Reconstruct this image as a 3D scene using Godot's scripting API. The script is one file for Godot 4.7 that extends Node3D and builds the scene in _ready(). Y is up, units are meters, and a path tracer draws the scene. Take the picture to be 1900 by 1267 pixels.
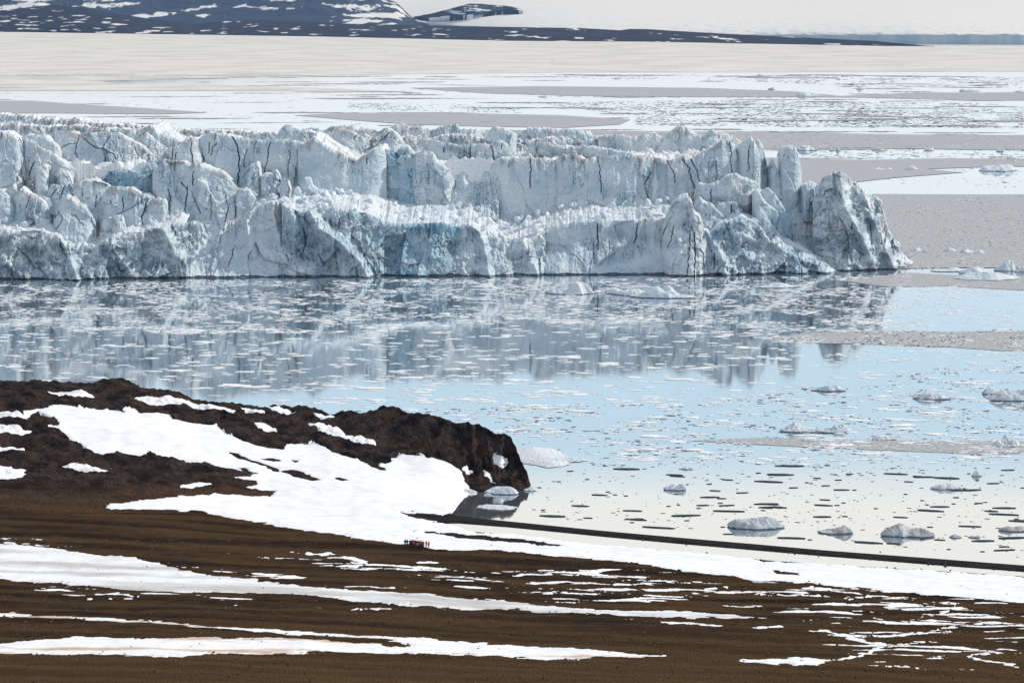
extends Node3D
# An arctic fjord: a calving glacier front, brash ice on calm water, a rocky headland with old snow and a gravel slope.
# The surveyed outlines below are in photo pixels and are turned into metres once, with the eye 140 m above the sea.

const F := 5388.0
const EYE := 140.0
const SKYROW := -20.0

var M := {}
var nz := {}
var taken := {}
var front_line := PackedVector2Array()
var rng := RandomNumberGenerator.new()

# ------------------------------------------------------------------ helpers
func pts(s: String) -> PackedVector2Array:
	var out := PackedVector2Array()
	for w in s.split(" ", false):
		var ab := w.split(",")
		out.append(Vector2(float(ab[0]), float(ab[1])))
	return out

func along(line: PackedVector2Array, x: float) -> float:
	var n := line.size()
	if x <= line[0].x:
		return line[0].y
	for i in range(1, n):
		if x <= line[i].x:
			var a := line[i - 1]
			var b := line[i]
			return lerpf(a.y, b.y, (x - a.x) / maxf(b.x - a.x, 0.001))
	return line[n - 1].y

func spot(px: float, row: float, dist: float) -> Vector3:          # the point that far off on that line of sight
	return Vector3((px - 950.0) / F * dist, EYE - (row - SKYROW) / F * dist, -dist)

func sea_dist(row: float, h := 0.0) -> float:
	return (EYE - h) * F / (row - SKYROW)

func on_sea(px: float, row: float, h := 0.0) -> Vector3:
	return spot(px, row, sea_dist(row, h))

func noise(kind: int, freq: float, octaves: int, seed_: int, ridged := false) -> FastNoiseLite:
	var n := FastNoiseLite.new()
	n.noise_type = kind
	n.frequency = freq
	n.seed = seed_
	n.fractal_type = FastNoiseLite.FRACTAL_NONE if octaves < 2 else (FastNoiseLite.FRACTAL_RIDGED if ridged else FastNoiseLite.FRACTAL_FBM)
	n.fractal_octaves = octaves
	return n

func numbered(called: String) -> String:
	taken[called] = taken.get(called, -1) + 1
	return called if taken[called] == 0 else "%s_%03d" % [called, taken[called]]

func tag(o: Node3D, label: String, category: String, group := "", kind := "") -> Node3D:
	if label:
		o.set_meta("label", label)
	if category:
		o.set_meta("category", category)
	if group:
		o.set_meta("group", group)
	if kind:
		o.set_meta("kind", kind)
	return o

func put(called: String, mesh: Mesh, mat: Material, parent: Node3D = null) -> MeshInstance3D:
	var o := MeshInstance3D.new()
	o.name = numbered(called) if parent == null else called
	o.mesh = mesh
	o.material_override = mat
	(self if parent == null else parent).add_child(o, true)
	return o

func base(called: String, at := Vector3.ZERO) -> Node3D:
	var o := Node3D.new()
	o.name = numbered(called)
	o.position = at
	add_child(o, true)
	return o

func grid_mesh(v: PackedVector3Array, c: PackedColorArray, cols: int, smooth := true, keep := PackedByteArray()) -> ArrayMesh:
	var rows := v.size() / cols
	var idx := PackedInt32Array()
	idx.resize((rows - 1) * (cols - 1) * 6)
	var k := 0
	for r in rows - 1:
		for i in cols - 1:
			var a := r * cols + i
			if not keep.is_empty() and not (keep[a] or keep[a + 1] or keep[a + cols] or keep[a + cols + 1]):
				continue
			idx[k] = a; idx[k + 1] = a + 1; idx[k + 2] = a + cols
			idx[k + 3] = a + 1; idx[k + 4] = a + cols + 1; idx[k + 5] = a + cols
			k += 6
	idx.resize(k)
	var arr := []
	arr.resize(Mesh.ARRAY_MAX)
	arr[Mesh.ARRAY_VERTEX] = v
	if not c.is_empty():
		arr[Mesh.ARRAY_COLOR] = c
	if smooth:
		var nm := PackedVector3Array()
		nm.resize(v.size())
		for r in rows:
			var up := maxi(r - 1, 0) * cols
			var dn := mini(r + 1, rows - 1) * cols
			for i in cols:
				var l := maxi(i - 1, 0)
				var q := mini(i + 1, cols - 1)
				nm[r * cols + i] = (v[r * cols + q] - v[r * cols + l]).cross(v[up + i] - v[dn + i]).normalized()
		arr[Mesh.ARRAY_NORMAL] = nm
	arr[Mesh.ARRAY_INDEX] = idx
	var m := ArrayMesh.new()
	m.add_surface_from_arrays(Mesh.PRIMITIVE_TRIANGLES, arr)
	return m

func noise_tex(n: FastNoiseLite, size: int, ramp: Array, bump := 0.0) -> NoiseTexture2D:
	var t := NoiseTexture2D.new()
	t.width = size
	t.height = size
	t.seamless = true
	t.noise = n
	if bump > 0.0:
		t.as_normal_map = true
		t.bump_strength = bump
	elif not ramp.is_empty():
		var g := Gradient.new()
		g.offsets = PackedFloat32Array(ramp[0])
		var cols := PackedColorArray()
		for c in ramp[1]:
			cols.append(c)
		g.colors = cols
		t.color_ramp = g
	return t

func lit(color: Color, rough: float, vertex := true) -> StandardMaterial3D:
	var m := StandardMaterial3D.new()
	m.albedo_color = color
	m.roughness = rough
	m.metallic_specular = 0.3
	m.vertex_color_use_as_albedo = vertex
	return m

func tri(m: StandardMaterial3D, tile: float) -> void:
	m.uv1_triplanar = true
	m.uv1_world_triplanar = true
	m.uv1_scale = Vector3.ONE / tile

# ------------------------------------------------------------------ sky
func sky_picture() -> ImageTexture:
	var w := 1024
	var h := 512
	var f := PackedFloat32Array()
	f.resize(w * h * 3)
	var cn := noise(FastNoiseLite.TYPE_SIMPLEX_SMOOTH, 1.0, 4, 11)
	var cream := Color(1.18, 1.10, 0.99)
	var blue := Color(0.66, 0.86, 0.99)
	var pale := Color(0.97, 1.03, 1.04)
	var low := Color(1.06, 1.03, 0.97)
	var k := 0
	for r in h:
		var e := 90.0 - (r + 0.5) / h * 180.0
		for i in w:
			var a := ((i + 0.5) / w - 0.5) * TAU
			var c := low
			if e > 0.0:
				var n := cn.get_noise_3d(cos(a) * 2.2, sin(a) * 2.2, e * 0.16)
				var n2 := cn.get_noise_3d(cos(a) * 5.0 + 9.0, sin(a) * 5.0, e * 0.5)
				var ee := e + n * 1.1 + n2 * 0.35
				c = low.lerp(pale, smoothstep(0.9, 2.4, ee))
				c = c.lerp(blue, smoothstep(3.6, 7.4, ee) * 0.97)
				c = c.lerp(cream, smoothstep(9.1, 10.1, ee))
				var hi := Color(0.34, 0.46, 0.64).lerp(Color(0.80, 0.80, 0.79), smoothstep(-0.1, 0.5, n + 0.4 * n2))
				c = c.lerp(hi, smoothstep(12.5, 24.0, ee))
			f[k] = c.r; f[k + 1] = c.g; f[k + 2] = c.b
			k += 3
	return ImageTexture.create_from_image(Image.create_from_data(w, h, false, Image.FORMAT_RGBF, f.to_byte_array()))

# ------------------------------------------------------------------ ice walls
# How far the face stands back from its plane at a point: (metres, ridge noise, fine noise).
func relief(wx: float, hgt: float, s: float, back: float, rough: float, block: float, flute: float) -> Vector3:
	var fb: FastNoiseLite = nz.fbm
	var rd: FastNoiseLite = nz.ridge
	var big := fb.get_noise_3d(wx * 0.5, hgt * 0.35, back) * 3.2
	var cell: float = nz.cell.get_noise_3d(wx + big * 2.0, hgt * 0.55, back * 3.0)
	var cell2: float = nz.cell.get_noise_3d(wx * 2.3 + big * 3.0 + 50.0, hgt * 1.9, back * 3.0)
	var rib := fb.get_noise_3d(wx * 3.0, hgt * 0.35, back * 2.0 + 70.0)
	var rg := rd.get_noise_3d(wx * 0.8, hgt * 0.9 + wx * 0.25, back * 2.0)
	var f1: float = nz.fine.get_noise_3d(wx, hgt, back)
	var d := -big * (0.3 + 0.9 * rough) - block * (cell * 1.6 + cell2 * 0.7 * (0.3 + rough)) - flute * rib * 1.3
	d -= rough * (rg * 3.2 + f1 * (1.0 + 0.9 * smoothstep(0.45, 0.8, rough))) * smoothstep(-0.15, 0.3, s)
	# fine upright cracks, gathered in places
	var slit := 1.0 - absf(nz.fine.get_noise_2d(wx * 0.75 + 0.9 * f1, hgt * 0.09 + back * 5.0))
	var many := smoothstep(-0.05, 0.4, fb.get_noise_2d(wx * 0.9 + 200.0, hgt * 0.8 + back))
	d += 1.5 * pow(maxf(slit, 0.0), 14.0) * many
	var chip: float = nz.cell.get_noise_3d(wx * 4.0 + f1 * 2.0, hgt * 3.0, back * 5.0)
	d -= chip * (0.16 + 0.75 * rough * rough)
	return Vector3(d, rg, f1)

# A mass of ice seen from the sea: a face that follows its surveyed crest, then a top that runs back from the crest.
func ice(called: String, parent: Node3D, crest: String, foot: float, back: float, o := {}) -> MeshInstance3D:
	var line := pts(crest)
	var x0: float = line[0].x
	var x1: float = line[line.size() - 1].x
	var step: float = o.get("step", 1.4)
	var cols := maxi(int((x1 - x0) / step), 6) + 1
	var lean: float = o.get("lean", 4.0)
	var deep: float = o.get("deep", 25.0)
	var rise: float = o.get("rise", -0.08)
	var rough: float = o.get("rough", 0.5)
	var bend: float = o.get("bend", 5.0)
	var blue: float = o.get("blue", 0.25)
	var dirt: float = o.get("dirt", 0.4)
	var flute: float = o.get("flute", 0.6)
	var block: float = o.get("block", 1.2)
	var grey: float = o.get("grey", 0.0)
	var jag: float = o.get("jag", 1.0)
	var cracks := []
	for s in o.get("cracks", []):
		cracks.append(pts(s))
	var scoop: float = o.get("scoop", 0.0)
	var heap: float = o.get("heap", 1.0)
	var spurs := []
	for q in o.get("spurs", []):
		spurs.append([pts(q[0]), q[1], q[2]])
	var crack_w: Array = o.get("widths", [])
	var tall := 0.0
	for p in line:
		tall = maxf(tall, foot + 34.0 - p.y)
	var follow: bool = o.get("follow", false)
	if follow:
		foot = 519.0
		tall = 519.0
		for p in line:
			tall = minf(tall, p.y)
		tall = 519.0 - tall
	else:
		foot += 34.0
		back += 14.0
	var nf := maxi(int(tall / (step * 0.95)), 8)
	var nt: int = o.get("tops", clampi(int(deep / 1.6), 8, 40))
	var rows := nf + nt + 3
	var v := PackedVector3Array()
	var c := PackedColorArray()
	v.resize(rows * cols)
	c.resize(rows * cols)
	var fb: FastNoiseLite = nz.fbm
	var rd: FastNoiseLite = nz.ridge
	var ce: FastNoiseLite = nz.cell
	var fi: FastNoiseLite = nz.fine
	for i in cols:
		var t := float(i) / (cols - 1)
		var px := lerpf(x0, x1, t)
		var side := absf(2.0 * t - 1.0)
		var d0 := sea_dist(along(front_line, px)) + back + bend * pow(side, 5.0)
		if follow:
			d0 += lean
		var m_px := d0 / F
		var wx := (px - 950.0) * m_px
		var crest_row := along(line, px) + jag * (fb.get_noise_2d(wx * 5.0, back * 7.0) * 2.2 + fi.get_noise_2d(wx * 1.4, back * 3.0) * 1.2)
		var h0 := EYE - (crest_row - SKYROW) / F * d0
		var lip: float = relief(wx, h0, 0.0, back, rough, block, flute).x + 1.2
		if follow:
			foot = maxf(EYE * F / (d0 - lean) + SKYROW + 1.0, crest_row + 3.0)
		for r in rows:
			# r counts from the far end of the top (0) to the foot (rows - 1)
			var q := Vector3.ZERO
			var col := Color.WHITE
			if r >= nt + 2:
				var s := float(r - nt - 2) / nf
				var row := lerpf(crest_row, foot, s)
				var hgt := EYE - (row - SKYROW) / F * (d0 - lean * pow(s, 1.5))
				var rel := relief(wx, hgt, s, back, rough, block, flute)
				var rg := rel.y
				var f1 := rel.z
				var d := d0 - lean * pow(s, 1.5) * (1.0 if s > 0.0 else 1.0) + rel.x
				d += 1.2 * pow(1.0 - minf(1.0, s * nf / 5.0), 2.0)
				if scoop > 0.0:
					d += scoop * pow(sin(PI * minf(1.0, s * 1.15)), 2.0) * (0.6 + 0.8 * fb.get_noise_2d(wx * 0.7, back))
				for sp in spurs:
					var me2 := Vector2(px + 2.0 * fb.get_noise_2d(hgt * 3.0, wx), row)
					var far2 := 1e9
					var sl: PackedVector2Array = sp[0]
					for j in sl.size() - 1:
						far2 = minf(far2, Geometry2D.get_closest_point_to_segment(me2, sl[j], sl[j + 1]).distance_to(me2))
					d -= sp[2] * maxf(0.0, 1.0 - far2 / sp[1])
				var ck := 0.0
				for n in cracks.size():
					var w: float = crack_w[n] if n < crack_w.size() else 1.3
					var strong := clampf(w / 2.2, 0.35, 1.0)
					var cl: PackedVector2Array = cracks[n]
					var me := Vector2(px + fb.get_noise_2d(hgt * 5.0, n * 31.0) * 1.5 + fi.get_noise_2d(hgt * 0.8, n * 31.0) * 1.0, row)
					w *= 0.30 + 0.36 * fb.get_noise_2d(hgt * 3.0, n * 17.0)
					for j in cl.size() - 1:
						if me.y < minf(cl[j].y, cl[j + 1].y) - 4.0 or me.y > maxf(cl[j].y, cl[j + 1].y) + 4.0:
							continue
						var near := Geometry2D.get_closest_point_to_segment(me, cl[j], cl[j + 1])
						var share := (j + cl[j].distance_to(near) / maxf(cl[j].distance_to(cl[j + 1]), 0.01)) / (cl.size() - 1)
						var w2 := w * (0.35 + 0.65 * sqrt(maxf(sin(PI * clampf(share * 0.9 + 0.08, 0.0, 1.0)), 0.0)))
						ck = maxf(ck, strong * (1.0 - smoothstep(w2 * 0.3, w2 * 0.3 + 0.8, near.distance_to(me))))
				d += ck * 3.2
				q = spot(px + (rg * rough + f1 * 0.3) * 1.6, row, d)
				q.y = hgt + (f1 * rough) * 0.7
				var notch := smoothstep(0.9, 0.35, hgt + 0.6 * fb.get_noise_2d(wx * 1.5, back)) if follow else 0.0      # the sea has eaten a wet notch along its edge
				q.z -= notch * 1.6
				if s > 0.999:
					q.y = hgt - 3.0
				var bl := clampf(blue * 1.0 - 0.06 + 0.5 * fb.get_noise_3d(wx * 0.9, hgt * 1.2, 40.0) - 0.25 * rg * rough, 0.0, 1.0)
				col = Color(0.69, 0.73, 0.75).lerp(Color(0.20, 0.40, 0.51), bl)
				if grey > 0.0:
					col = col.lerp(Color(0.22, 0.28, 0.33), grey * smoothstep(-0.25, 0.45, fb.get_noise_3d(wx * 1.1, hgt * 2.2, 90.0) + 0.35 * (s - 0.5)))
				var dd := dirt * smoothstep(0.12, 0.5, fi.get_noise_3d(wx * 0.7, hgt * 0.16, 7.0) + 0.45 - s * nf * 0.05)
				col = col.lerp(Color(0.30, 0.245, 0.225), clampf(dd * 1.3, 0.0, 0.8))
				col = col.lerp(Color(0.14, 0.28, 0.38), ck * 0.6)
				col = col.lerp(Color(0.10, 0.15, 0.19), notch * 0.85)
			else:
				var s := 1.0 - float(maxi(r - 1, 0)) / (nt + 1)
				var hgt := EYE - (crest_row - SKYROW) / F * d0
				var run := deep * s * s * 0.35 + deep * s * 0.65
				var wz := d0 + run + lip * exp(-run * 0.7)
				var hump := fb.get_noise_3d(wx * 1.2, wz * 0.8, 5.0) * 2.2 * heap + rd.get_noise_3d(wx * 0.8, 3.0, wz * 0.6) * 1.6 * (0.4 + rough) * heap + fi.get_noise_3d(wx, 1.0, wz) * 0.5 * heap
				q = spot(px, 0.0, wz)
				q.x = wx + run * 0.02
				q.y = hgt + rise * run + hump * minf(1.0, run / 5.0) - 0.5 * minf(run, 1.0)
				if r == 0:
					q.y = minf(q.y - 20.0, hgt - 18.0)
				col = Color(0.76, 0.765, 0.77).lerp(Color(0.52, 0.64, 0.70), clampf(blue * 0.5 + 0.3 * fb.get_noise_3d(wx, wz, 2.0), 0.0, 0.6))
				var dd := dirt * smoothstep(0.02, 0.5, fb.get_noise_3d(wx * 1.5, 60.0, wz * 2.0) + 0.35 * fi.get_noise_3d(wx * 0.8, 3.0, wz * 0.8) + 0.18 * exp(-run * 0.3))
				col = col.lerp(Color(0.30, 0.245, 0.23), clampf(dd * 1.3, 0.0, 0.75))
			v[r * cols + i] = q
			c[r * cols + i] = col
	return put(called, grid_mesh(v, c, cols, o.get("smooth", false)), M.ice, parent)

# ------------------------------------------------------------------ land
# Survey profiles: one per bearing, the same marks in the same order; each mark is row:distance, or row:hN for a height of N metres.
var hill_marks := {
	-400: "708:905 733:878 763:853 800:833 850:805 900:778 950:750", 0: "708:905 730:880 760:856 800:833 850:805 900:778 950:750",
	90: "709:902 733:878 762:855 800:834 850:807 900:780 951:752", 145: "711:900 733:880 762:858 800:835 850:808 900:781 951:753",
	205: "707:903 732:884 762:862 800:836 850:809 900:783 952:755", 240: "711:901 733:884 762:863 800:837 850:810 900:784 952:755",
	262: "719:897 738:882 764:864 800:838 850:811 900:785 952:756", 300: "725:894 744:880 768:864 800:839 850:812 900:785 953:756",
	330: "730:893 748:878 772:863 802:840 851:812 900:786 954:756", 365: "741:888 758:874 779:861 806:841 852:813 902:786 955:h3.0",
	430: "745:887 764:872 784:859 810:841 856:815 905:788 957:h2.6", 500: "757:884 780:866 800:853 832:832 868:812 912:790 958:h2.0",
	570: "756:880 780:866 802:852 832:835 868:814 915:788 958:h1.6", 620: "768:872 786:860 806:848 834:832 868:815 918:786 958:h1.3",
	650: "765:868 784:858 806:848 836:832 870:815 920:785 958:h1.1", 710: "756:864 776:855 800:847 832:838 856:827 915:h3.2 958:h0.9",
	750: "760:858 784:850 810:843 838:835 862:825 915:h2.8 958:h0.6", 800: "769:850 795:843 820:838 842:833 868:820 915:h2.0 957:h0.5",
	830: "781:846 805:840 828:836 850:831 874:818 915:h1.4 957:h0.3", 850: "789:843 812:838 835:834 858:828 882:816 912:h0.7 945:h-0.4",
	870: "787:842 815:836 842:832 870:826 893:818 908:h0.4 930:h-0.8", 890: "789:841 818:836 846:831 874:825 897:815 912:h0.1 935:h-1",
	915: "801:838 826:834 850:830 876:824 896:817 911:h0.1 935:h-1", 935: "805:836 830:833 854:829 880:823 896:816 909:h0.1 935:h-1",
	948: "814:834 836:831 858:828 882:822 897:815 908:h0.1 935:h-1", 958: "829:831 848:829 866:826 884:821 897:815 908:h0.1 935:h-1",
	966: "852:827 866:825 878:822 890:819 899:815 908:h0.1 935:h-1", 976: "871:822 879:821 887:819 894:817 901:815 907:h0.1 935:h-1",
	982: "889:818 893:817 896:816.5 899:816 903:h0.8 907:h0.0 935:h-1", 985: "901:h-0.2 902:h-0.4 903:h-0.6 905:h-0.8 907:h-0.9 910:h-1 935:h-1",
	992: "901:h-2 902:h-2 903:h-2 905:h-2 907:h-2 910:h-2 935:h-2",
}
var shore_marks := {
	-400: "950:750 957:744 965:737 972:731 980:724 986:719 996:710 1010:698 1075:645 1140:595 1267:499 1420:404",
	0: "950:750 957:744 965:737 972:731 980:724 986:719 996:710 1010:698 1075:645 1140:595 1267:499 1420:404",
	200: "952:755 959:748 966:741 973:735 980:728 986:723 996:714 1010:703 1075:650 1140:596 1267:500 1420:406",
	365: "955:h3.0 961:h3.0 967:h3.0 974:h3.1 981:h3.2 988:h3.4 998:h3.7 1010:h4.2 1075:652 1140:598 1267:502 1420:408",
	500: "958:h2.0 964:h1.9 969:h1.9 975:h1.9 982:h2.0 989:h2.1 998:h2.4 1010:h3.0 1075:655 1140:602 1267:505 1420:411",
	640: "958:h1.1 964:h1.1 969:h1.1 975:h1.1 982:h1.2 990:h1.3 998:h1.5 1010:h2.4 1075:658 1140:606 1267:509 1420:415",
	740: "956:h0.6 958:h0.65 961:h0.8 965:h0.7 970:h0.6 978:h0.6 990:h0.8 1012:h1.6 1075:660 1140:608 1267:512 1420:418",
	800: "953:h0.3 955:h0.4 960:h0.42 966:h0.45 969:h0.25 978:h0.2 986:h0.3 1018:h1.6 1076:662 1140:611 1267:514 1420:420",
	850: "948:h-0.4 958:h0.05 964:h0.42 970:h0.1 973:h-0.2 980:h-0.15 987:h0.15 1020:h1.6 1078:663 1142:612 1267:516 1420:422",
	900: "948:h-1 963:h0.02 968:h0.42 975:h0.02 978:h-0.4 984:h-0.3 989:h0.06 1021:h1.6 1080:664 1143:613 1267:517 1420:423",
	950: "952:h-1 968:h0.02 973:h0.42 979:h0.02 982:h-0.4 989:h-0.3 993:h0.06 1023:h1.6 1083:664 1145:613 1267:518 1420:424",
	1000: "957:h-1 973:h0.02 978:h0.42 984:h0.02 987:h-0.4 995:h-0.3 999:h0.06 1028:h1.6 1086:664 1147:613 1267:519 1420:425",
	1120: "969:h-1 985:h0.02 990:h0.42 996:h0.02 999:h-0.4 1010:h-0.3 1014:h0.06 1041:h1.7 1095:h4.0 1152:h7.3 1267:521 1420:427",
	1260: "982:h-1 997.5:h0.02 1003:h0.42 1009:h0.02 1012:h-0.4 1020:h-0.3 1024:h0.06 1057:h1.8 1107:h3.8 1158:h7.0 1267:524 1420:431",
	1400: "994:h-1 1009.5:h0.02 1015:h0.42 1021:h0.02 1024:h-0.4 1034:h-0.3 1038:h0.06 1075:h2.0 1119:h3.9 1165:h6.8 1267:527 1420:434",
	1530: "1006:h-1 1021:h0.02 1026:h0.42 1032:h0.02 1035:h-0.4 1045:h-0.3 1048:h0.06 1086:h2.0 1128:h3.9 1170:h6.5 1267:530 1420:438",
	1730: "1022:h-1 1036:h0.02 1042:h0.42 1048:h0.02 1050:h-0.4 1056:h-0.3 1059:h0.06 1104:h2.2 1142:h4.0 1178:h6.4 1267:535 1420:444",
	1900: "1036:h-1 1049:h0.02 1055:h0.42 1061:h0.02 1063:h-0.4 1067:h-0.3 1070:h0.06 1117:h2.3 1152:h4.1 1185:h6.4 1267:540 1420:450",
	2000: "1044:h-1 1057:h0.02 1063:h0.42 1069:h0.02 1071:h-0.4 1074:h-0.3 1077:h0.06 1123:h2.4 1158:h4.2 1190:h6.4 1267:543 1420:454",
	2400: "1072:h-1 1085:h0.02 1091:h0.42 1097:h0.02 1099:h-0.4 1102:h-0.3 1105:h0.06 1147:h2.4 1178:h4.2 1210:h6.4 1267:557 1420:468",
}

func read_marks(d: Dictionary) -> Array:
	var keys := d.keys()
	keys.sort()
	var out := []
	for k in keys:
		var col := PackedVector2Array()          # x = row, y = distance
		for w in d[k].split(" ", false):
			var ab: PackedStringArray = w.split(":")
			var row := float(ab[0])
			col.append(Vector2(row, sea_dist(row, float(ab[1].substr(1))) if ab[1].begins_with("h") else float(ab[1])))
		out.append([float(k), col])
	return out

# Lays a net of points over the marks; fills where = (bearing px, row, distance) for each point.
func survey(net: Array, x0: float, x1: float, step: float, parts: Array) -> Array:
	var cols := int((x1 - x0) / step) + 1
	var spans: int = net[0][1].size() - 1
	var rows := 1
	for n in spans:
		rows += int(parts[n])
	var where := PackedVector3Array()
	where.resize(rows * cols)
	for i in cols:
		var px := x0 + i * step
		var k := 0
		while k < net.size() - 2 and px > net[k + 1][0]:
			k += 1
		var t := clampf((px - net[k][0]) / (net[k + 1][0] - net[k][0]), 0.0, 1.0)
		var a: PackedVector2Array = net[k][1]
		var b: PackedVector2Array = net[k + 1][1]
		var r := 0
		var p := a[0].lerp(b[0], t)
		for n in spans:
			var q := a[n + 1].lerp(b[n + 1], t)
			var m: int = parts[n]
			for j in m:
				var s := float(j) / m
				where[r * cols + i] = Vector3(px, lerpf(p.x, q.x, s), lerpf(p.y, q.y, s))
				r += 1
			p = q
		where[r * cols + i] = Vector3(px, p.x, p.y)
	return [where, cols, rows]

class Patch:
	var outline: PackedVector2Array     # metres, x and distance
	var low: Vector2
	var high: Vector2
	var name: String
	var label: String
	var wild: float
	var broken := -2.0     # over this much noise the snow has lasted

# Distance along a bearing at which a survey row lies on the land.
func land_dist(net: Array, px: float, row: float) -> float:
	var k := 0
	while k < net.size() - 2 and px > net[k + 1][0]:
		k += 1
	var t := clampf((px - net[k][0]) / (net[k + 1][0] - net[k][0]), 0.0, 1.0)
	var a: PackedVector2Array = net[k][1]
	var b: PackedVector2Array = net[k + 1][1]
	var n0 := 2 if a.size() == 9 else 0                     # the first two marks of the headland lie behind its crest
	var p := a[n0].lerp(b[n0], t)
	if row <= p.x:
		return p.y + (p.x - row) * 2.0
	for n in range(n0, a.size() - 1):
		var q := a[n + 1].lerp(b[n + 1], t)
		if row <= q.x:
			return lerpf(p.y, q.y, (row - p.x) / maxf(q.x - p.x, 0.001))
		p = q
	return p.y - (row - p.x) * 0.6

func patch(net_hill: Array, net_shore: Array, outline: String, wild := 1.0) -> Patch:
	var p := Patch.new()
	p.low = Vector2(1e9, 1e9)
	p.high = Vector2(-1e9, -1e9)
	for q in pts(outline):
		var border := 950.0 if q.x < 700.0 else 956.0
		var d := land_dist(net_hill if q.y < border and q.x < 985.0 else net_shore, q.x, q.y)
		var w := Vector2((q.x - 950.0) / F * d, d)
		p.outline.append(w)
		p.low = p.low.min(w)
		p.high = p.high.max(w)
	p.wild = wild
	return p

func ribbon(net_hill: Array, net_shore: Array, line: String, half: float) -> Patch:    # a narrow streak of snow about a line
	var l := pts(line)
	var up := ""
	var dn := ""
	for i in l.size():
		var w := half * (0.35 if i == 0 or i == l.size() - 1 else 0.75 + 0.5 * fposmod(sin(i * 12.9 + l[i].x), 1.0))
		up += "%f,%f " % [l[i].x, l[i].y - w]
		dn = "%f,%f " % [l[i].x, l[i].y + w] + dn
	return patch(net_hill, net_shore, up + dn, 0.9)

func lies(p: Patch, x: float, z: float, holes: Array) -> bool:      # whether snow lies there
	var fb: FastNoiseLite = nz.fbm
	var fi: FastNoiseLite = nz.fine
	var flat := smoothstep(850.0, 720.0, z)
	var wob := p.wild * (fb.get_noise_2d(x * 1.6, z * 1.6) * 1.6 + fi.get_noise_2d(x * 0.8, z * 0.8) * 1.1)
	var wob2 := p.wild * (fb.get_noise_2d(x * 1.4 + 500.0, z * 2.0) * 1.5 + fi.get_noise_2d(x * 0.30, z * 0.9 + 300.0) * (0.4 + 0.8 * flat) + flat * 2.6 * fi.get_noise_2d(x * 0.55, z * 1.7 + 60.0))
	var q := Vector2(x + wob * (0.6 + flat), z + wob2)
	if not Geometry2D.is_point_in_polygon(q, p.outline):
		return false
	if p.broken > -1.0 and nz.drift.get_noise_2d(x * 1.1, z * 7.0) + 0.5 * fi.get_noise_2d(x * 0.22, z * 1.1) < p.broken:
		return false
	for h in holes:
		if q.x > h.low.x and q.x < h.high.x and q.y > h.low.y and q.y < h.high.y and Geometry2D.is_point_in_polygon(q, h.outline):
			return false
	return true

func snow_on(p: Patch, where: PackedVector3Array, ground: PackedVector3Array, cols: int, holes: Array, tint: Color) -> ArrayMesh:
	var n := where.size()
	var fb: FastNoiseLite = nz.fbm
	var fi: FastNoiseLite = nz.fine
	var inside := PackedByteArray()
	inside.resize(n)
	var first := n
	var last := -1
	for k in n:
		var w := where[k]
		var x := ground[k].x
		if x < p.low.x - 6.0 or x > p.high.x + 6.0 or w.z < p.low.y - 8.0 or w.z > p.high.y + 8.0:
			continue
		if not lies(p, x, w.z, holes):
			continue
		inside[k] = 1
		first = mini(first, k)
		last = maxi(last, k)
	if last < 0:
		return null
	# cut the net down to the rows and columns in use
	var r0 := maxi(first / cols - 1, 0)
	var r1 := mini(last / cols + 1, n / cols - 1)
	var c0 := cols
	var c1 := 0
	for r in range(r0, r1 + 1):
		for i in cols:
			if inside[r * cols + i]:
				c0 = mini(c0, i)
				c1 = maxi(c1, i)
	c0 = maxi(c0 - 1, 0)
	c1 = mini(c1 + 1, cols - 1)
	var nc := c1 - c0 + 1
	var v := PackedVector3Array()
	var c := PackedColorArray()
	var keep := PackedByteArray()
	v.resize(nc * (r1 - r0 + 1))
	c.resize(v.size())
	keep.resize(v.size())
	var k2 := 0
	for r in range(r0, r1 + 1):
		for i in range(c0, c1 + 1):
			var k := r * cols + i
			var g := ground[k]
			var full := inside[k]
			var e1 := inside[mini(k + 1, n - 1)] + inside[maxi(k - 1, 0)] + inside[mini(k + cols, n - 1)] + inside[maxi(k - cols, 0)]
			if (full and e1 < 4) or (not full and e1 > 0):
				# on the rim: how much of the cell round this point is covered
				var dx := 0.42 * absf(ground[mini(k + 1, n - 1)].x - g.x)
				var dz := 0.42 * absf(where[mini(k + cols, n - 1)].z - where[k].z)
				var cov := 0.0
				for q in [Vector2(-1, -1), Vector2(1, -1), Vector2(-1, 1), Vector2(1, 1), Vector2(0, -0.7), Vector2(0, 0.7), Vector2(-0.7, 0), Vector2(0.7, 0)]:
					cov += 0.125 if lies(p, g.x + q.x * dx, where[k].z + q.y * dz, holes) else 0.0
				g.y += lerpf(-0.11, 0.11, cov)
			elif full:
				# thin towards the rim
				var near := 0
				for e in [1, 3]:
					near += int(inside[mini(k + e, n - 1)]) + int(inside[maxi(k - e, 0)]) + int(inside[mini(k + e * cols, n - 1)]) + int(inside[maxi(k - e * cols, 0)])
				g.y += 0.07 + 0.018 * near + 0.08 * fb.get_noise_2d(g.x * 0.8, where[k].z * 1.6)
			else:
				g.y -= 0.12
			v[k2] = g
			keep[k2] = full
			var t := fb.get_noise_2d(g.x * 0.35, where[k].z * 1.4 + 90.0)
			c[k2] = Color(0.83, 0.83, 0.84).lerp(tint, clampf(0.45 + t * 1.6, 0.0, 1.0))
			if tint.r < 0.75 and tint.r > 0.6:                # meltwater has washed soil over the nearest drift
				c[k2] = Color(0.83, 0.825, 0.82).lerp(Color(0.52, 0.36, 0.235), smoothstep(0.12, 0.5, fb.get_noise_2d(g.x * 0.30, where[k].z * 2.4 + 20.0) + 0.25 * fi.get_noise_2d(g.x * 0.2, where[k].z * 1.0)) * 0.9)
			k2 += 1
	return grid_mesh(v, c, nc, true, keep)

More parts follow.
